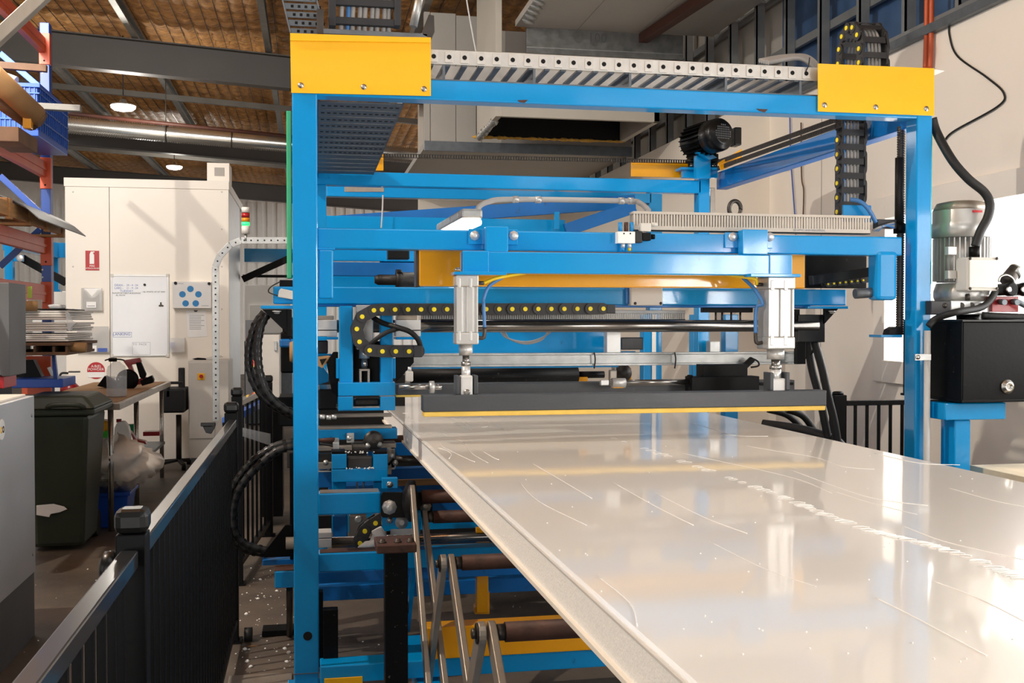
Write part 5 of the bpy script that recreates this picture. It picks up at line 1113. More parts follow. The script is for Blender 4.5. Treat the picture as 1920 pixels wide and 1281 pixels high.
# ---- white room
YW = foot(390, 863).y
wr0, wr1 = PY(122, 400, YW).x, PY(428, 400, YW).x; wzt = PY(122, 333, YW).z
rm = T('white_room', 'cream insulated-panel room with pinned notices behind the workbench', 'room', ((wr0+wr1)/2, YW+1.5, 0))
sm = PY(205, 400, YW).x
B('front_panel', 'roomwhite', rm, wr0, sm-.003, YW, YW+.08, 0, wzt-.1, .002); B('front_panel', 'roomwhite', rm, sm+.003, wr1, YW, YW+.08, 0, wzt-.1, .002)
B('side_panel', 'alu', rm, wr1-.08, wr1, YW+.08, YW+2.1, 0, wzt-.1, .002); B('side_panel', 'roomwhite', rm, wr0, wr0+.08, YW+.08, YW+2.6, 0, wzt-.1, .002); B('roof_trim', 'roomwhite', rm, wr0-.01, wr1+.01, YW-.012, YW+2.6, wzt-.1, wzt, .003)
for px in (137, 416):
    for py in (360, 430, 500, 580): bolt(rm, PY(px, py, YW), .008, mt='boxgrey', h=.003, name='rivet')
B('corner_trim', 'roomwhite', rm, wr1-.02, wr1+.004, YW-.004, YW+.05, 0, wzt-.1, .002)
acb = T('vent_box', 'cream vent box standing on the white room roof', 'vent', PY(410, 335, YW+.4)); FB('box', 'roomwhite', acb, 388, 430, 305, 346, YW+.4, .4); FB('grille', 'panelgrey', acb, 402, 421, 314, 330, YW+.395, .01)
yw = YW-.002
sg = T('fire_sign', 'red fire extinguisher sign high on the white room wall', 'sign', PY(173, 507, yw)); FB('plate', 'red', sg, 160, 186, 470, 507, yw-.004, .004, 0)
FP('extinguisher_symbol', 'white', sg, [(168, 495), (168, 477), (170, 472), (177, 471.5), (177, 473.5), (174, 474), (176.5, 478), (176.5, 495)], yw-.0055, .0015, 0); TXT('lettering', 'FIRE', 'white', sg, PY(173, 499, yw)+V((0, -.006, 0)), .032); TXT('lettering', 'EXTINGUISHER', 'white', sg, PY(173, 503.5, yw)+V((0, -.006, 0)), .025)
wbd = T('whiteboard', 'whiteboard with handwritten notes hanging above the workbench', 'whiteboard', PY(263, 668, yw)); FB('surface', 'wboard', wbd, 209, 315, 517, 667, yw-.012, .012, 0)
for x0, x1, y0, y1 in ((208, 317, 514, 518), (208, 317, 666, 669), (207, 210.5, 514, 669), (313, 317, 514, 669)): FB('frame', 'alu', wbd, x0, x1, y0, y1, yw-.018, .018, .002)
for x0, y0 in ((207, 513.5), (311, 513.5), (207, 664), (311, 664)): FB('corner', 'boxgrey', wbd, x0, x0+6, y0, y0+6, yw-.021, .02, .004)
yi = yw-.0135
for s, x, y, sz, mt_ in (('DEAN -', 224, 535, .034, 'inkblue'), ('LARS -', 223, 540.5, .034, 'inkblue'), ('20 - 4 - 24', 248, 535, .03, 'inkblue'), ('21 - 9 - 24', 248, 540.5, .03, 'inkblue'), ('TUESDAY.', 238, 546, .034, 'inkblue'), ('TRANSPORTABLE BUILDINGS', 236, 550, .025, 'ink'), ('- 14x WHITE UP AT 9AM', 287, 547.5, .025, 'ink'), ('AL MOW', 226, 554, .026, 'ink'), ('BLANKING', 226, 627, .045, 'inkblue'), ('TO  PACK', 262, 646, .035, 'inkgrey')): TXT('handwriting', s, mt_, wbd, PY(x, y, yi), sz, ext=.0003)
def frame_lines(par, x0, x1, y0, y1, mt_): 
    for a in ((x0, x1, y0, y0+.5), (x0, x1, y1, y1+.5), (x0, x0+.5, y0, y1), (x1-.5, x1, y0, y1)): FB('drawn_line', mt_, par, a[0], a[1], a[2], a[3], yi, .0006, 0)
frame_lines(wbd, 212, 247, 623, 632, 'inkblue'); frame_lines(wbd, 248, 282, 642, 665, 'inkgrey')
C('magnet', 'ink', wbd, PY(271, 534, yw-.025), PY(271, 534, yw-.01), .014, 14); FP('bulldog_clip', 'darksteel', wbd, [(297, 573), (300, 571), (300, 567), (303, 567), (303, 571), (307, 573), (306, 575), (298, 575)], yw-.02, .01)
def holder(label, x0, x1, y0, y1, top, lab=True):
    t = T('brochure_holder', label, 'holder', PY((x0+x1)/2, y1, yw)); FB('back', 'acrylic', t, x0, x1, y0, y1, yw-.006, .004, 0); FP('pocket', 'acrylic', t, [(x0, top), (x0+(x1-x0)*.25, top+3), (x0+(x1-x0)*.5, top+15), (x0+(x1-x0)*.75, top+3), (x1, top), (x1, y1), (x0, y1)], yw-.06, .004, 0); FB('base', 'acrylic', t, x0, x1, y1-1, y1, yw-.06, .056, 0); return t
h1 = holder('clear brochure holder below the fire sign', 152, 192, 540, 583, 541); FP('paper', 'paper', h1, [(158, 541), (190, 541), (190, 582), (188, 582), (186, 552), (176, 560), (166, 558), (159, 545)], yw-.02, .003, 0); FB('label_card', 'paper', h1, 162, 180, 566, 577, yw-.064, .003, 0); FB('label_text', 'inkgrey', h1, 164, 178, 573, 574.5, yw-.0655, .001, 0)
h2 = holder('wide clear brochure holder left of the whiteboard', 144, 204, 612, 661, 613); FB('label_card', 'paper', h2, 163, 181, 648, 660, yw-.064, .003, 0); FB('label_text', 'inkgrey', h2, 166, 178, 654, 655.5, yw-.0655, .001, 0); FB('label_card', 'inkblue', h2, 183, 201, 653, 660, yw-.064, .003, 0)
ds = T('notice_box', 'white notice box with five blue circles right of the whiteboard', 'box', PY(359, 580, yw)); FB('box', 'paper', ds, 323, 396, 528, 578, yw-.1, .1, .004)
for q in ((357, 542), (342, 552), (372, 552), (348, 569), (367, 569)): C('blue_circle', 'bluesig', ds, PY(q[0], q[1], yw-.102), PY(q[0], q[1], yw-.1), .037, 24)
for q in ((329, 531), (392, 532)): C('magnet', 'ink', ds, PY(q[0], q[1], yw-.112), PY(q[0], q[1], yw-.1), .018, 14)
FB('print_line', 'inkgrey', ds, 334, 344, 531.5, 532.3, yw-.101, .001, 0); FB('print_line', 'inkgrey', ds, 378, 391, 573, 573.8, yw-.101, .001, 0)
nt_ = T('notice_sheet', 'printed paper sheet clipped below the notice box', 'paper', PY(369, 633, yw)); FP('sheet', 'paper', nt_, [(349, 583), (386, 583), (389, 631), (352, 633)], yw-.004, .002, 0); FP('clip', 'darksteel', nt_, [(363, 582), (371, 582), (369, 585), (365, 585)], yw-.01, .006, 0)
for k in range(9): FB('text_line', 'inkgrey', nt_, 355, 355+(22 if k % 3 else 28), 591+k*3.2, 592+k*3.2, yw-.0046, .0005, 0)
ax_ = T('acrylic_box', 'clear acrylic box of small parts right of the whiteboard', 'box', PY(333, 662, yw)); FB('box_front', 'acrylic', ax_, 318, 345, 634, 660, yw-.1, .003, 0); FB('box_side', 'acrylic', ax_, 345, 346, 634, 660, yw-.1, .1, 0); FB('box_base', 'acrylic', ax_, 318, 345, 660, 661, yw-.1, .1, 0); FB('blue_parts', 'bluebasket', ax_, 319, 327, 642, 655, yw-.06, .03); FP('red_parts', 'redd', ax_, [(321, 655), (328, 648), (333, 650), (328, 658)], yw-.06, .03)
rs_ = T('powder_sign', 'round red and white powder extinguisher sign above the bench', 'sign', PY(180, 710, yw)); C('disc', 'red', rs_, PY(180, 695, yw-.004), PY(180, 695, yw), .098, 32); FB('white_band', 'white', rs_, 164, 196, 698, 708, yw-.0055, .0015, 0); TXT('lettering', 'A:B(E)', 'white', rs_, PY(180, 687, yw-.005), .042); TXT('lettering', 'POWDER', 'white', rs_, PY(180, 693, yw-.005), .042)
# extinguisher
fe = T('fire_extinguisher', 'small red fire extinguisher behind the blue crate', 'fire extinguisher', PY(131, 730, YW-.6)); q_ = PY(131, 735, YW-.6); B('wall_bracket', 'redd', fe, q_.x-.05, q_.x+.05, q_.y, YW, q_.z-.02, q_.z); MB().lathe(PY(131, 735, YW-.6), (0, 0, 1), [(.09, 0), (.1, .01), (.1, .06), (.06, .1), (.025, .12), (.025, .15)], 20).build('cylinder', 'redd', fe); FB('lever', 'darksteel', fe, 128, 150, 696, 699, YW-.6, .02); TU('hose', 'rubber', fe, [PY(128, 700, YW-.62), PY(116, 700, YW-.64), PY(112, 708, YW-.64), PY(118, 716, YW-.66)], .012)
# switch cabinet and chair
yc_ = YW-.75
kc = T('switch_cabinet', 'grey floor switch cabinet with red and yellow isolator', 'cabinet', foot(392, 870)); q0, q1 = PY(353, 700, yc_).x, PY(404, 700, yc_).x; zk = PY(353, 677, yc_).z
B('body', 'boxgrey', kc, q0, q1+.14, yc_, yc_+.7, .12, zk, .004); B('door', 'boxgrey', kc, q0+.01, q1-.01, yc_-.018, yc_, .34, zk-.02, .004); B('plinth', 'cabdark', kc, q0+.02, q1+.12, yc_+.02, yc_+.68, 0, .12)
FB('isolator_plate', 'yellow', kc, 370, 384, 700, 713, yc_-.025, .008); C('isolator_knob', 'red', kc, PY(377, 706, yc_-.05), PY(377, 706, yc_-.025), .02, 16)
ob = T('tool_pouch', 'black and silver hand tool lying on the switch cabinet', 'tool', PY(385, 675, yc_+.3)); FP('handle', 'black', ob, [(360, 673), (370, 671), (386, 672), (386, 675), (366, 675)], yc_+.3, .05, .004); FP('head', 'boxgrey', ob, [(384, 672), (398, 668), (414, 667), (418, 670), (392, 675)], yc_+.3, .05, .004)
oc = T('office_chair', 'black office chair standing behind the bench', 'chair', foot(335, 880)); yo = YW-.9
FB('backrest', 'chair', oc, 334, 346, 690, 730, yo+.3, .06, .01); FB('seat', 'chair', oc, 300, 346, 730, 775, yo, .5, .02); FB('arm', 'chair', oc, 306, 342, 716, 721, yo, .06, .008); FB('arm_post', 'chair', oc, 312, 318, 721, 745, yo, .04); C('gas_stem', 'darksteel', oc, PY(335, 778, yo+.2), V((PY(335, 800, yo+.2).x, yo+.2, .1)), .03)
for k in range(5):
    q = 2*math.pi*k/5; c = V((PY(335, 800, yo+.2).x, yo+.2, .1)); BAR('base_arm', 'chair', oc, c, c+V((math.cos(q)*.26, math.sin(q)*.26, -.03)), .04, .03)
    C('castor', 'black', oc, c+V((math.cos(q)*.26-.02, math.sin(q)*.26, -.06)), c+V((math.cos(q)*.26+.02, math.sin(q)*.26, -.06)), .03, 12)
# ---- slotted conduit riser with bend, stack light
YK = 9.6
kr = T('cable_riser', 'slotted galvanised cable riser bending over beside the white room', 'cable tray', PY(405, 790, YK)); path = [(405, 790), (404, 500), (412, 480), (432, 459), (452, 451), (552, 451)]
for (x0, y0), (x1, y1) in zip(path[:-1], path[1:]):
    a, b = PY(x0, y0, YK), PY(x1, y1, YK); seg = BAR('tray_segment', 'galvl', kr, a, b, .07, .012, (0, 1, 0), .002) if False else MB().bar(a, b, .058, .012, (0, 1, 0)).build('tray_segment', 'galv', kr, .002)
    n_ = max(1, int((b-a).length/.052)); d_ = (b-a)/n_
    if n_ >= 1:
        hm = MB()
        for i in range(n_):
            c = a+d_*(i+.5); hm.cyl(c+V((0, -.0095, 0)), c+V((0, -.005, 0)), .008, 8)
        hm.build('slots', 'ink', seg, kind='stuff')
        tl = MB()
        for i in range(n_): c = a+d_*(i+.5); tl.bar(c-d_*.3, c+d_*.3, .034, .016, (0, 1, 0))
        tl.build('embossing', 'galv', seg, kind='stuff')
sl = T('stack_light', 'signal stack light glowing green above the cable riser', 'signal lamp', PY(461, 445, YK)); 
for y0, y1, mt_ in ((439, 424, 'boxgrey'), (423, 417, 'stackgreen'), (416, 409, 'stackamber'), (408, 400, 'stackred'), (399, 389, 'boxgrey')): C('segment', mt_, sl, PY(460.5, y0, YK), PY(460.5, y1, YK), .035, 20)
C('pole', 'galv', sl, PY(460.5, 452, YK), PY(460.5, 439, YK), .012)
# ---- black fences
def picket_run(t, a, b, z0, z1, sp=.1, s=.016):
    a, b = V(a), V(b); L = (b-a).length; n = int(L/sp); d = (b-a).normalized(); first = None
    for i in range(1, n):
        c = a+d*(L*i/n)
        if first is None:
            first = MB().box(c.x-s/2, c.x+s/2, c.y-s/2, c.y+s/2, z0, z1).build('picket', 'black', t, .001); fc = c
        else: o = first.copy(); COL.objects.link(o); o.location = first.location+(c-fc)
FX = -.39; ZRL = 1.15
def fence(label, a, b, posts, zr_=ZRL, sp=.1):
    t = T('black_fence', label, 'fence', (V(a)+V(b))/2); A, Bq = V(a), V(b)
    MB().bar(A+V((0, 0, zr_-.02)), Bq+V((0, 0, zr_-.02)), .038, .04).build('top_rail', 'railtop', t, .004); MB().bar(A+V((0, 0, .11)), Bq+V((0, 0, .11)), .038, .03).build('bottom_rail', 'black', t, .003); picket_run(t, A, Bq, .12, zr_-.04, sp)
    for p in posts:
        p = V(p); MB().box(p.x-.032, p.x+.032, p.y-.032, p.y+.032, 0, zr_+.03).build('post', 'black', t, .003); c_ = MB().box(p.x-.036, p.x+.036, p.y-.036, p.y+.036, zr_+.03, zr_+.085).build('post_cap', 'blackg', t, .016); MB().box(p.x-.05, p.x+.05, p.y-.05, p.y+.05, 0, .012).build('foot_plate', 'black', t)
    return t
mat('railtop', '1C1D1F', .3, var=.15, scale=6, coat=.6, spec=.8)
YP1 = PZ(262, 1200, 0).y; YP1 = .39*2000/320/math.cos(YAW)
fence('black picket fence in the left foreground running out of the frame', (FX, .95, 0), (FX, YP1-.05, 0), [(FX, YP1, 0)])
fe2 = foot(430, 1204)
g2f = fence('long black picket gate between the near post and the gate latch', (FX, YP1+.06, 0), (FX, fe2.y-.04, 0), [(FX-.01, fe2.y, 0)])
MB().lathe((FX-.03, YP1, ZRL-.05), (-1, 0, 0), [(.03, 0), (.04, .01), (.04, .03), (.02, .04)], 16).build('hinge', 'blackg', g2f)
z_ = PY(410, 795, fe2.y).z; FB('latch_arm', 'blackg', g2f, 376, 404, 793, 800, fe2.y-.06, .02); FP('latch_striker', 'blackg', g2f, [(380, 800), (404, 800), (396, 814), (386, 812)], fe2.y-.06, .015); C('caster', 'rubber', g2f, (FX+.05, fe2.y, .035), (FX+.09, fe2.y, .035), .035, 14)
p2_, p3_ = foot(446, 1096), foot(504, 1005)
g3f = fence('black picket fence receding behind the gate post with clear tape', (p2_.x, p2_.y+.04, 0), (p3_.x, p3_.y, 0), [p2_, p3_], ZRL, .21); 
tpp = MB(); 
qs = [PY(453, 802, p2_.y), PY(508, 814, p3_.y), PY(508, 836, p3_.y), PY(453, 818, p2_.y)]; tpp.add(qs+[q+V((.004, .004, 0)) for q in qs], [(0, 1, 2, 3), (7, 6, 5, 4), (0, 4, 5, 1), (1, 5, 6, 2), (2, 6, 7, 3), (3, 7, 4, 0)]).build('clear_tape', 'wrap', g3f)
g4f = T('side_rail', 'barrier rail coloured as lit blue, slanting behind the gate post', 'barrier', PY(470, 800, 8)); BAR('rail', 'racklit', g4f, PY(425, 790, 7.2), PY(499, 752, 10.5), .06, .05); BAR('post', 'black', g4f, PY(425, 792, 7.2), V((PY(425, 790, 7.2).x, 7.2, 0)), .05, .05, (0, 1, 0)); BAR('post', 'black', g4f, PY(499, 754, 10.5), V((PY(499, 752, 10.5).x, 10.5, 0)), .05, .05, (0, 1, 0))  # blue light falling on the fence rail is put into its colour
# ---- hydraulic hoses looping left of the post
def wrapped(label, pts, r):
    t = T('spiral_hose', label, 'hose', pts[-1]); mb = MB().tube(pts, r, 10, 8); mb.build('hose', 'rubber', t); rb = MB(); pp = [V(p) for p in pts]
    for i in range(len(pp)-1):
        n = max(2, int((pp[i+1]-pp[i]).length/.035))
        for k in range(n):
            t_ = k/n; a = pp[max(i-1, 0)]; b = pp[i]; c = pp[i+1]; d = pp[min(i+2, len(pp)-1)]
            f = lambda u: .5*((2*b)+(c-a)*u+(2*a-5*b+4*c-d)*u*u+(3*b-a-3*c+d)*u**3)
            p = f(t_); q = f(t_+.02); dd = (q-p).normalized(); rb.cyl(p, p+dd*.016, r*1.14, 10)
    rb.build('spiral_wrap', 'blackg', t, kind='stuff', fix=False); return t
Yh = 5.45
wrapped('outer spiral-wrapped hose looping down left of the post', [PY(x, y, Yh) for x, y in ((496, 586), (480, 608), (468, 650), (468, 690), (480, 725), (505, 755), (552, 782))], .02)
wrapped('inner spiral-wrapped hose looping down left of the post', [PY(x, y, Yh-.06) for x, y in ((500, 590), (488, 615), (483, 655), (487, 700), (500, 735), (525, 762), (552, 776))], .02)
wrapped('outer spiral-wrapped hose loop low beside the fence', [PY(x, y, Yh) for x, y in ((552, 829), (515, 838), (470, 870), (438, 915), (426, 965), (434, 1005), (460, 1030), (500, 1038))], .02)
wrapped('inner spiral-wrapped hose loop low beside the fence', [PY(x, y, Yh-.06) for x, y in ((552, 838), (520, 846), (480, 878), (448, 920), (436, 968), (444, 1003), (466, 1024), (500, 1032))], .019)
# machinery seen left of the post
lm = T('rear_switch_box', 'white equipment cabinet with lit lamps behind the hose loops', 'cabinet', foot(505, 900)); FB('body', 'boxgrey', lm, 491, 524, 629, 746, 8.7, .5, .004); FB('handle', 'galv', lm, 514, 519, 640, 658, 8.68, .02); FB('plinth', 'black', lm, 488, 530, 746, 970, 8.72, .4)
for i, q in enumerate(((463, 680), (476, 677), (478, 688), (464, 686), (475, 683))): C('indicator_lamp', 'ledred' if i in (1, 4) else 'ledyel', lm, PY(q[0], q[1], 9.3), PY(q[0], q[1], 9.33), .012, 10)
FB('lamp_panel', 'cabdark', lm, 460, 482, 600, 745, 9.33, .05)
fw = T('far_white_machine', 'bright white machine housing far behind the left post', 'machine', foot(500, 790)); FB('housing', 'white', fw, 458, 545, 534, 640, 17.2, .6, .01); FB('door', 'white', fw, 468, 530, 572, 625, 17.15, .06, .004); FB('base', 'galvd', fw, 458, 548, 640, 795, 17.3, .5)
fg = T('far_gantry', 'blue gantry beam with black brace far behind the left post', 'machine frame', PY(500, 700, 15.5)); FB('beam', 'blue', fg, 458, 600, 466, 491, 15.5, .3); BAR('brace', 'black', fg, PY(455, 524, 15.3), PY(552, 480, 15.3), .08, .09); FB('tie', 'black', fg, 455, 600, 515, 520, 15.4, .06); FB('post', 'blue', fg, 575, 600, 490, 800, 15.5, .3)
bm_ = T('left_block', 'black bearing housing and blue motor seen just left of the post', 'bearing', PY(535, 700, 5.9)); FB('housing', 'black', bm_, 526, 556, 622, 700, 5.9, .12, .01); FB('blue_motor', 'blued', bm_, 524, 552, 636, 652, 5.85, .1, .01); FB('lower_block', 'black', bm_, 522, 556, 745, 800, 5.8, .3, .006); MB().lathe(PY(543, 660, 5.8), (1, 0, 0), [(.05, 0), (.06, .02), (.06, .05), (.03, .06)], 18).build('drum', 'card', bm_)
# =====================================================================  PALLET RACKING (left)
YU = 9.5
RX = PY(86, 300, YU).x
rk = T('pallet_rack', 'orange and blue pallet racking along the left edge', 'rack', (RX, 8, 0))
ux0, ux1 = PY(76, 300, YU).x, PY(94, 300, YU).x
zu = PY(80, 42, YU).z
B('upright', 'rackblue', rk, ux0, ux1, YU, YU+.1, 0, zu, .004); B('upright', 'rackblue', rk, ux0-1.0, ux1-1.0, YU, YU+.1, 0, zu, .004); B('upright', 'rackblue', rk, ux0, ux1, 6.55, 6.65, 0, .9, .004)
for y in (92, 322, 458, 551): pass
for yp, hgt, nm in ((85, .13, 1), (318, .13, 1), (462, .13, 1), (551, .15, 0)):
    z = PY(86, yp, YU).z
    b_ = B('beam', 'rackorange', rk, ux0-.005, ux0+.045, 6.3, YU, z-hgt/2, z+hgt/2, .004); B('beam_lip', 'rackorange', b_, ux0+.045, ux0+.052, 6.3, YU, z-.012, z+.012, .001)
    B('connector', 'rackorange', b_, ux0-.004, ux1+.006, YU-.012, YU+.05, z-.16, z+.1, .003)
    for k in range(3): bolt(b_, V(((ux0+ux1)/2, YU-.012, z-.13+k*.08)), .006, mt='dark', h=.002)
    B('rear_beam', 'rackorange', rk, ux0-1.0, ux0-.95, 6.3, YU, z-hgt/2, z+hgt/2, .004)
for y0, y1 in ((100, 165), (330, 400), (500, 430)):
    BAR('brace', 'racklit' if y0 == 100 else 'rackblue', rk, PY(0, y0, YU+.05), PY(76, y1, YU+.05), .03, .05)
for k in range(12): bolt(rk, PY(79.5, 478+k*14, YU-.001) if k < 5 else PY(80, 60+k*7, YU-.001), .006, mt='steelw', h=.002, name='punched_hole')
z551 = PY(86, 551, YU).z; FB('lime_tag', 'lime', rk, 51, 60, 537, 559, YU-1.2, .002, 0)
# timber pallet with grey sheet
zp = PY(86, 462, YU).z+.07
def pallet(label, x0, x1, y0, y1, z, mt='wood'):
    t = T('timber_pallet', label, 'pallet', ((x0+x1)/2, (y0+y1)/2, z))
    n = 5
    for i in range(n): a = y0+(y1-y0-.1)*i/(n-1); B('deck_board', mt, t, x0, x1, a, a+.1, z+.12, z+.142, .002)
    for i in range(3): a = y0+(y1-y0-.1)*i/2; B('base_board', mt, t, x0, x1, a, a+.1, z, z+.02, .002)
    for i in range(3): a = x0+(x1-x0-.04)*i/2; B('bearer', mt, t, a, a+.04, y0, y1, z+.02, z+.12, .002)
    for i in range(5): a = y0+.05+(y1-y0-.15)*i/4; B('block', mt, t, x1-.02, x1+.012, a-.02, a+.05, z, z+.14, .002)
    return t
pallet('pale timber pallet jutting from the middle rack level', ux0-.75, ux1+.12, 7.2, 9.46, zp)
sh_ = MB(); pts = []
for k in range(14): a = k/13; pts.append((ux0-.8+a*1.16, zp+.155+.03*math.sin(a*2.2)-(.16*max(0, (a-.72)/.28)**2)))
sh_.prism(pts+[(x, z-.008) for x, z in pts[::-1]], 'y', 7.9, 9.46); sh_.build('metal_sheet', 'cabdark', None, label='curved grey sheet lying on the timber pallet', cat='sheet')
# basket on the upper level
YK2 = 8.6; zk0 = PY(86, 318, YU).z+.09
q0, q1 = PY(30, 200, YK2), PY(122, 200, YU-.2)
bk = T('mesh_basket', 'blue plastic stacking basket on the upper rack level', 'basket', (q1.x-.3, 8.9, zk0)); X1 = PY(72, 200, 8.35).x; X0, Y0_, Y1_ = X1-.32, 8.35, 9.3; Z1 = PY(72, 157, 8.35).z; Z0 = zk0
th = .012
B('wall', 'bluebasket', bk, X0, X1, Y0_, Y0_+th, Z0+.04, Z1, .004); B('wall', 'bluebasket', bk, X0, X1, Y1_-th, Y1_, Z0+.04, Z1, .004); B('wall', 'bluebasket', bk, X0, X0+th, Y0_, Y1_, Z0+.04, Z1, .004); B('wall', 'bluebasket', bk, X1-th, X1, Y0_, Y1_, Z0+.04, Z1, .004); B('base', 'bluebasket', bk, X0, X1, Y0_, Y1_, Z0, Z0+.05, .004)
for k in range(9): B('rib', 'racklit', bk, X0+.02+k*(X1-X0-.05)/8, X0+.03+k*(X1-X0-.05)/8, Y0_-.008, Y0_, Z0+.05, Z1, .001)
for k in range(14): y = Y0_+.03+k*(Y1_-Y0_-.06)/13; B('rib', 'racklit', bk, X1, X1+.008, y, y+.01, Z0+.05, Z1, .001)
for z in (Z0+(Z1-Z0)*q for q in (.3, .55, .8)): B('hoop', 'racklit', bk, X0, X1+.01, Y0_-.012, Y0_, z, z+.01, .001); B('hoop', 'racklit', bk, X1, X1+.012, Y0_, Y1_, z, z+.01, .001)
for x0_, x1_, y0_, y1_ in ((X0-.015, X1+.015, Y0_-.015, Y0_), (X0-.015, X1+.015, Y1_, Y1_+.015), (X0-.015, X0, Y0_, Y1_), (X1, X1+.015, Y0_, Y1_)): B('rim', 'bluebasket', bk, x0_, x1_, y0_, y1_, Z1-.03, Z1, .003)
# carpet rolls and planks
C('cardboard_tube', 'card', None, PY(-20, 135, 7.4), PY(66, 216, 7.9), .075, 20, label='thick beige tube poking out of the upper rack', cat='tube'); 
rl_ = T('paper_roll', 'brown end of a rolled bundle with yellow strap', 'roll', PY(55, 232, 7.95)); C('roll', 'wooddark', rl_, PY(-20, 170, 7.6), PY(62, 228, 8.0), .07, 18); FB('strap', 'yellow2', rl_, 42, 58, 212, 240, 7.8, .06, .004); C('core_end', 'wooddark', rl_, PY(70, 220, 7.9), PY(80, 226, 7.9), .055, 14)
BAR('timber_plank', 'raftergrey', None, PY(60, 199, 8.2), PY(152, 204, 8.2), .06, .045, label='weathered timber plank jutting right above the basket', cat='plank'); BAR('timber_plank', 'wooddark', None, PY(-10, 122, 8.4), PY(88, 129, 8.4), .05, .05, label='brown plank lying across the rack below the white brace', cat='plank'); BAR('timber_plank', 'barplate', None, PY(-30, 95, 5.0), PY(100, -25, 5.0), .05, .055, label='pale timber batten crossing the top left corner', cat='plank')
C('white_roll', 'paper', None, PY(-5, 148, 8.8), PY(28, 160, 8.8), .07, 18, label='white roll end lying in the blue basket', cat='roll')
FB('dark_crate', 'wooddark', None, -20, 35, 236, 264, 7.6, .5, label='dark timber crate end on the upper rack level', cat='crate')
# foam panel packs
zf = z551-.075
def pack(y0, y1, x0, x1, seed, label, Y):
    t = T('foam_pack', label, 'foam panels', PY((x0+x1)/2, y1, Y), 'packs of white foam boards'); rd = random.Random(seed); n = 4
    for i in range(n):
        a = y0+(y1-y0)*i/n; FB('board', 'foam', t, x0+rd.uniform(-3, 2), x1+rd.uniform(-4, 4), a+.6, a+(y1-y0)/n-.2, Y, .9, .004)
    return t
pack(581, 600, -10, 126, 1, 'uppermost pack of white foam boards on the lower rack level', YU-1.3); pack(604, 622, -10, 127, 2, 'middle pack of white foam boards on the lower rack level', YU-1.3); pack(626, 641, -10, 126, 3, 'lowest pack of white foam boards on the lower rack level', YU-1.3)
pl = T('timber_pallet', 'dark timber pallet under the white foam boards', 'pallet', PY(60, 668, YU-1.3)); FB('deck_board', 'wooddark', pl, -10, 132, 643, 649, YU-1.32, 1.0); FB('base_board', 'wooddark', pl, -10, 126, 661, 667, YU-1.32, 1.0)
for px in (-8, 62, 98, 122): FB('bearer', 'wooddark', pl, px, px+5, 649, 661, YU-1.3, .9)
FB('frame_beam', 'rackorange', rk, 40, 95, 668, 740, YU-.3, .05)
pu = foot(87, 950); FP('shelf_strut', 'rackblue', rk, [(96, 650), (101, 650), (108, 712), (100, 712)], YU-1.2, .04)
C('cardboard_tube', 'card', None, PY(18, 574, YU-1.35), PY(70, 574, YU-1.3), .036, 16, label='brown cardboard tube on top of the foam boards', cat='tube'); C('cardboard_tube', 'card', None, PY(126, 650, YU-1.2), PY(162, 652, YU-1.2), .036, 16, label='brown cardboard tube jutting right below the foam boards', cat='tube')
FB('black_sheet', 'black', None, 62, 127, 579, 581, YU-1.31, .6, label='thin black sheet on top of the foam boards', cat='sheet'); FP('white_bucket', 'cabwhite', None, [(88, 572), (100, 570), (117, 571), (118, 579), (92, 579)], YU-1.2, .12, .01, label='white tray on top of the foam boards', cat='tray'); FP('sign_board', 'boxgrey', None, [(50, 562), (78, 562), (78, 579), (50, 579)], YU-1.0, .02, label='grey sign board leaning under the rack beam', cat='sign'); 
FP('torn_wrap', 'wrap', None, [(122, 582), (130, 590), (134, 602), (142, 606), (134, 614), (132, 622), (126, 618)], YU-1.35, .05, .003, label='torn clear wrap hanging from the foam boards', cat='wrap')
gm = T('grey_housing', 'dark grey machine housing cropped by the left frame edge', 'machine', PY(0, 706, 7.2)); FP('housing', 'cabdark', gm, [(-60, 530), (17, 530), (18, 706), (5, 706), (-8, 695), (-60, 690)], 7.2, .4, .004); FB('red_box', 'red', gm, -30, 7, 707, 729, 7.25, .3); FB('support', 'black', gm, -40, 0, 729, 1100, 7.3, .3)
FB('blue_crate', 'bluebasket', None, 22, 118, 711, 728, 8.6, .45, .006, label='flat blue plastic crate behind the bin lid', cat='crate'); FP('black_offcut', 'black', None, [(22, 660), (45, 675), (62, 675), (78, 708), (22, 708)], 8.9, .1, label='black plastic offcuts piled under the foam pallet', cat='offcut'); FP('plastic_offcut', 'white', None, [(88, 690), (93, 688), (104, 712), (99, 712)], 9.0, .04, label='white plastic frame leaning behind the blue crate', cat='frame'); C('tape_roll', 'bluesig', None, PY(35, 664, 8.5), PY(38, 664, 8.55), .045, 20, label='blue tape roll under the foam pallet', cat='tape')
# ---- far blue gantry behind the rack
ff = T('far_gantry', 'blue gantry with black brace seen between the rack and the white room', 'machine frame', PY(60, 700, 13.8)); FB('beam', 'blue', ff, 96, 135, 455, 483, 15.0, .3, .005); BAR('beam', 'blue', ff, PY(16, 452, 12.5), PY(100, 469, 15.0), .12, .2); FB('post', 'blue', ff, 8, 24, 462, 640, 12.4, .1); FB('post', 'blue', ff, 100, 109, 483, 545, 15.0, .1); FB('post_foot', 'blue', ff, 97, 112, 543, 547, 14.98, .14); BAR('brace', 'black', ff, PY(42, 484, 13.2), PY(124, 530, 13.2), .06, .09); FB('lug', 'blue', ff, 25, 43, 478, 490, 12.45, .05); bolt(ff, PY(37, 484, 12.45), .03, mt='steelw')
fwl = T('far_white_machine', 'cream machine housing between the rack and the white room', 'machine', foot(110, 800)); FB('housing', 'white', fwl, 60, 140, 546, 640, 16.5, .6, .01); FB('base', 'white', fwl, 60, 140, 640, 835, 16.5, .6, .01)
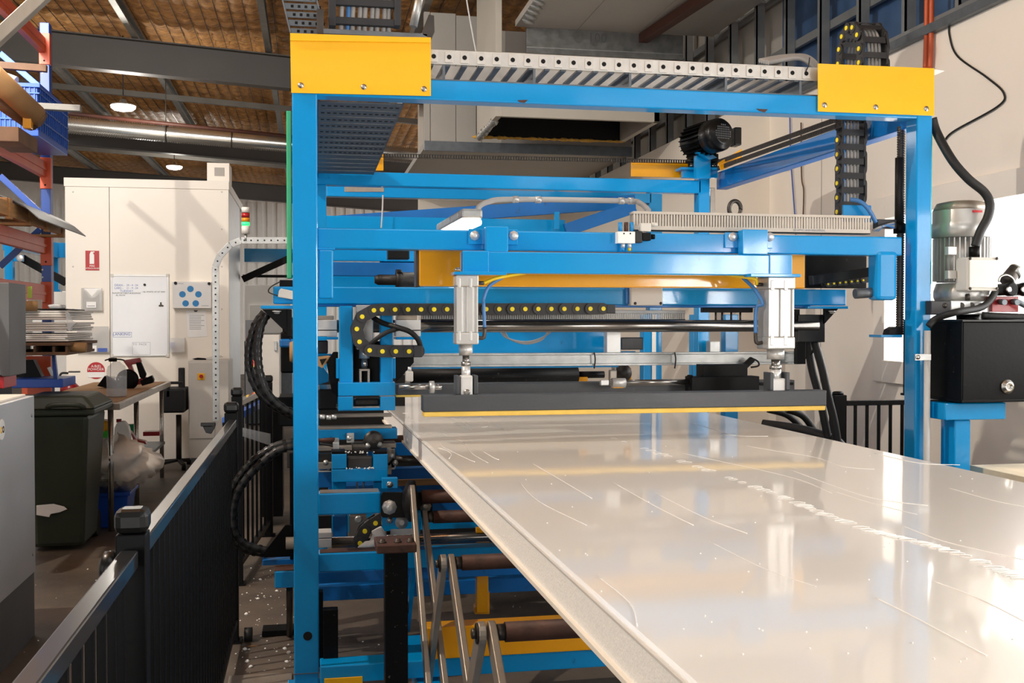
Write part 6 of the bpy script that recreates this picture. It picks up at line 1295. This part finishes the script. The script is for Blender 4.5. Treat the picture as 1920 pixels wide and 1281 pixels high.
# ---- flexible duct, roof lamps
fd = T('flexible_duct', 'silver corrugated flexible duct running below the roof', 'duct', PY(330, 262, 17.0)); A_, B_ = PY(100, 232, 17.0), PY(900, 303, 17.0); L_ = (B_-A_).length; prof = []; n = 190
for i in range(n): prof += [(.110, L_*i/n), (.130, L_*(i+.5)/n)]
prof.append((.118, L_)); MB().lathe(A_, B_-A_, prof, 16).build('duct', 'flexduct', fd)
for k in (.25, .4): C('strap', 'darksteel', fd, A_+(B_-A_)*k, A_+(B_-A_)*k+(B_-A_).normalized()*.02, .133, 16)
for k in (.25, .55): p = A_+(B_-A_)*k; BAR('hanger', 'darksteel', fd, p+V((0, 0, .12)), V((p.x, p.y, zr(p.x)-.05)), .012, .012)
C('roof_pipe', 'brownbeam', None, PY(120, 212, 16.6), PY(600, 262, 16.6), .03, 12, label='brown steel pipe running above the flexible duct', cat='pipe')
def highbay(px, py, Y, label, e):
    p = PY(px, py, Y); t = T('high_bay_lamp', label, 'lamp', p); MB().lathe(p, (0, 0, 1), [(.17, 0), (.16, .03), (.06, .05), (.04, .1)], 24).build('housing', 'galv', t); MB().lathe(p, (0, 0, -1), [(.17, -.01), (.165, .02), (.13, .045), (.06, .06), (.005, .062)], 24).build('lens', 'glow', t); TU('chain', 'darksteel', t, [p+V((0, 0, .16)), V((p.x, p.y, zr(p.x)-.02))], .008)
    l = bpy.data.lights.new('high_bay', 'POINT'); l.energy = e; l.shadow_soft_size = .14; l.color = (1, .95, .86); o = bpy.data.objects.new('high_bay_light', l); COL.objects.link(o); o.parent = t; o.location = (0, 0, -.2)
highbay(231, 200, 15.8, 'glowing round high bay lamp nearer to the camera', 110); highbay(327, 313, 24.5, 'glowing round high bay lamp farther away under the roof', 110)
# aisle lamp above the fence, out of view
hl = T('high_bay_lamp', 'round high bay lamp above the aisle by the fence', 'lamp', (-3.2, 4.3, 5.3)); MB().lathe((-3.2, 4.3, 5.3), (0, 0, 1), [(.15, 0), (.16, .03), (.12, .08), (.05, .1), (.02, .12), (.02, .42)], 24).build('housing', 'plastic', hl); l = bpy.data.lights.new('aisle_lamp', 'POINT'); l.energy = 800; l.shadow_soft_size = .03; l.color = (1, .93, .82); o = bpy.data.objects.new('aisle_lamp_light', l); COL.objects.link(o); o.parent = hl; o.location = (0, 0, -.15)
hg = T('high_bay_lamp', 'unseen fill lamp added above the gantry to light the right wall', 'lamp', (1.2, 5.7, 4.05)); MB().lathe((1.2, 5.7, 4.05), (0, 0, 1), [(.15, 0), (.16, .03), (.12, .08), (.05, .1), (.012, .12), (.012, 1.28)], 24).build('housing', 'plastic', hg); l = bpy.data.lights.new('gantry_fill', 'POINT'); l.energy = 38; l.shadow_soft_size = .14; l.color = (1, .95, .88); o = bpy.data.objects.new('gantry_fill_light', l); COL.objects.link(o); o.parent = hg; o.location = (0, 0, -.18)  # invented lamp out of view, added to brighten the right wall
# ---- floor litter
rd = random.Random(21); lt = MB()
for i in range(200):
    if i < 130: p = PZ(rd.uniform(440, 556), rd.uniform(1060, 1290), 0)
    elif i < 160: p = PZ(rd.uniform(20, 300), rd.uniform(1000, 1281), 0)
    else: p = PZ(rd.uniform(600, 1000), rd.uniform(1110, 1260), 0)
    s = rd.choice((.002, .003, .004, .006)) if i % 12 else .013; lt.lathe(p+V((0, 0, -.001)), (rd.uniform(-.5, .5), rd.uniform(-.5, .5), 1), [(s*.6, 0), (s, s*.4), (s*.5, s*.9), (s*.1, s)], 5)
lt.build('foam_crumbs', 'foam', None, kind='stuff', label='white foam crumbs scattered on the concrete floor', cat='debris')
p = PZ(430, 1272, 0); B('kerb_strip', 'barplate', None, p.x, 0.0-.09, p.y-.25, p.y, 0, .012, .001, label='pale concrete strip on the floor at the left post', cat='strip')
FP('card_scrap', 'card', None, [(465, 1213), (483, 1212), (481, 1214), (474, 1215)], PZ(470, 1213, 0).y, .02, 0, label='small torn cardboard scrap on the floor', cat='scrap')
# greasy guide hardware left of the panel edge
gh = T('guide_hardware', 'greasy steel guide rails and fittings beside the lower yoke', 'guide rails', PY(665, 900, 5.4))
for x0, x1, y0, y1, Y, mt_ in ((597, 660, 838, 846, 5.42, 'barplate'), (597, 624, 852, 866, 5.44, 'darksteel'), (597, 622, 868, 880, 5.4, 'barplate'), (560, 597, 846, 856, 5.42, 'darksteel'), (636, 700, 842, 848, 5.44, 'darksteel'), (727, 734, 842, 890, 5.4, 'barplate'), (597, 640, 884, 886, 5.38, 'galv')):
    FB('rail', mt_, gh, x0, x1, y0, y1, Y, .06, .002)
C('roller', 'darksteel', gh, PY(742, 862, 5.5), PY(800, 862, 5.5), .022, 16); C('roller', 'rust', gh, PY(716, 824, 5.7), PY(790, 822, 5.7), .02, 16)
MB().lathe(PY(700, 826, 5.4), (0, -1, 0), [(.05, 0), (.05, .02), (.03, .022), (.012, .03)], 20).build('cam_wheel', 'darksteel', gh)
for q in ((630, 836), (655, 822), (690, 836), (712, 834), (611, 868), (735, 856), (741, 868)): bolt(gh, PY(q[0], q[1], 5.38), .011, mt='galv', h=.01)
BAR('lever', 'black', gh, PY(728, 872, 5.36), PY(739, 860, 5.36), .012, .012)
TU('air_line', 'rubber', gh, [PY(600, 832, 5.36), PY(628, 838, 5.36), PY(640, 850, 5.36), PY(634, 870, 5.38), PY(614, 884, 5.4)], .006)
FB('valve', 'galv', gh, 624, 636, 830, 846, 5.34, .03, .004); FB('window_plate', 'pane', gh, 653, 664, 812, 828, 5.42, .006, 0)
for x0, x1 in ((668, 672), (680, 684)): FB('guide_pin', 'steel', gh, x0, x1, 905, 922, 5.3, .02, .002)
FB('side_block', 'barplate', gh, 655, 688, 968, 1005, 5.5, .08, .004); MB().lathe(PY(672, 974, 5.45), (0, -1, 0), [(.02, 0), (.02, .01), (.012, .014)], 10).build('knob', 'galv', gh)
FB('blue_gusset', 'blued', gh, 624, 652, 968, 1010, 5.55, .08, .006); FB('gap_shade', 'dark', gh, 597, 622, 968, 996, 5.6, .08, 0)  # last block is only the shade of a gap, drawn near-black

hose('hanging_cord', 'thin pale cord hanging from the roof left of the hood', 'conduit', [PY(872, -20, 8.0), PY(880, 30, 8.0), PY(893, 100, 8.0)], .006, 'cord')
hose('hanging_cord', 'thin pale cord hanging behind the rear beam at the left', 'conduit', [PY(718, 366, 8.2), PY(717, 395, 8.2), PY(715, 428, 8.2)], .006, 'cord')
# repeats of one kind share a group
tops = {}
for o in bpy.data.objects:
    if o.parent is None and 'category' in o: tops.setdefault(o.name.split('.')[0], []).append(o)
for n, l in tops.items():
    if len(l) > 1:
        for o in l:
            if 'group' not in o: o['group'] = n.replace('_', ' ')+'s around the machine line'
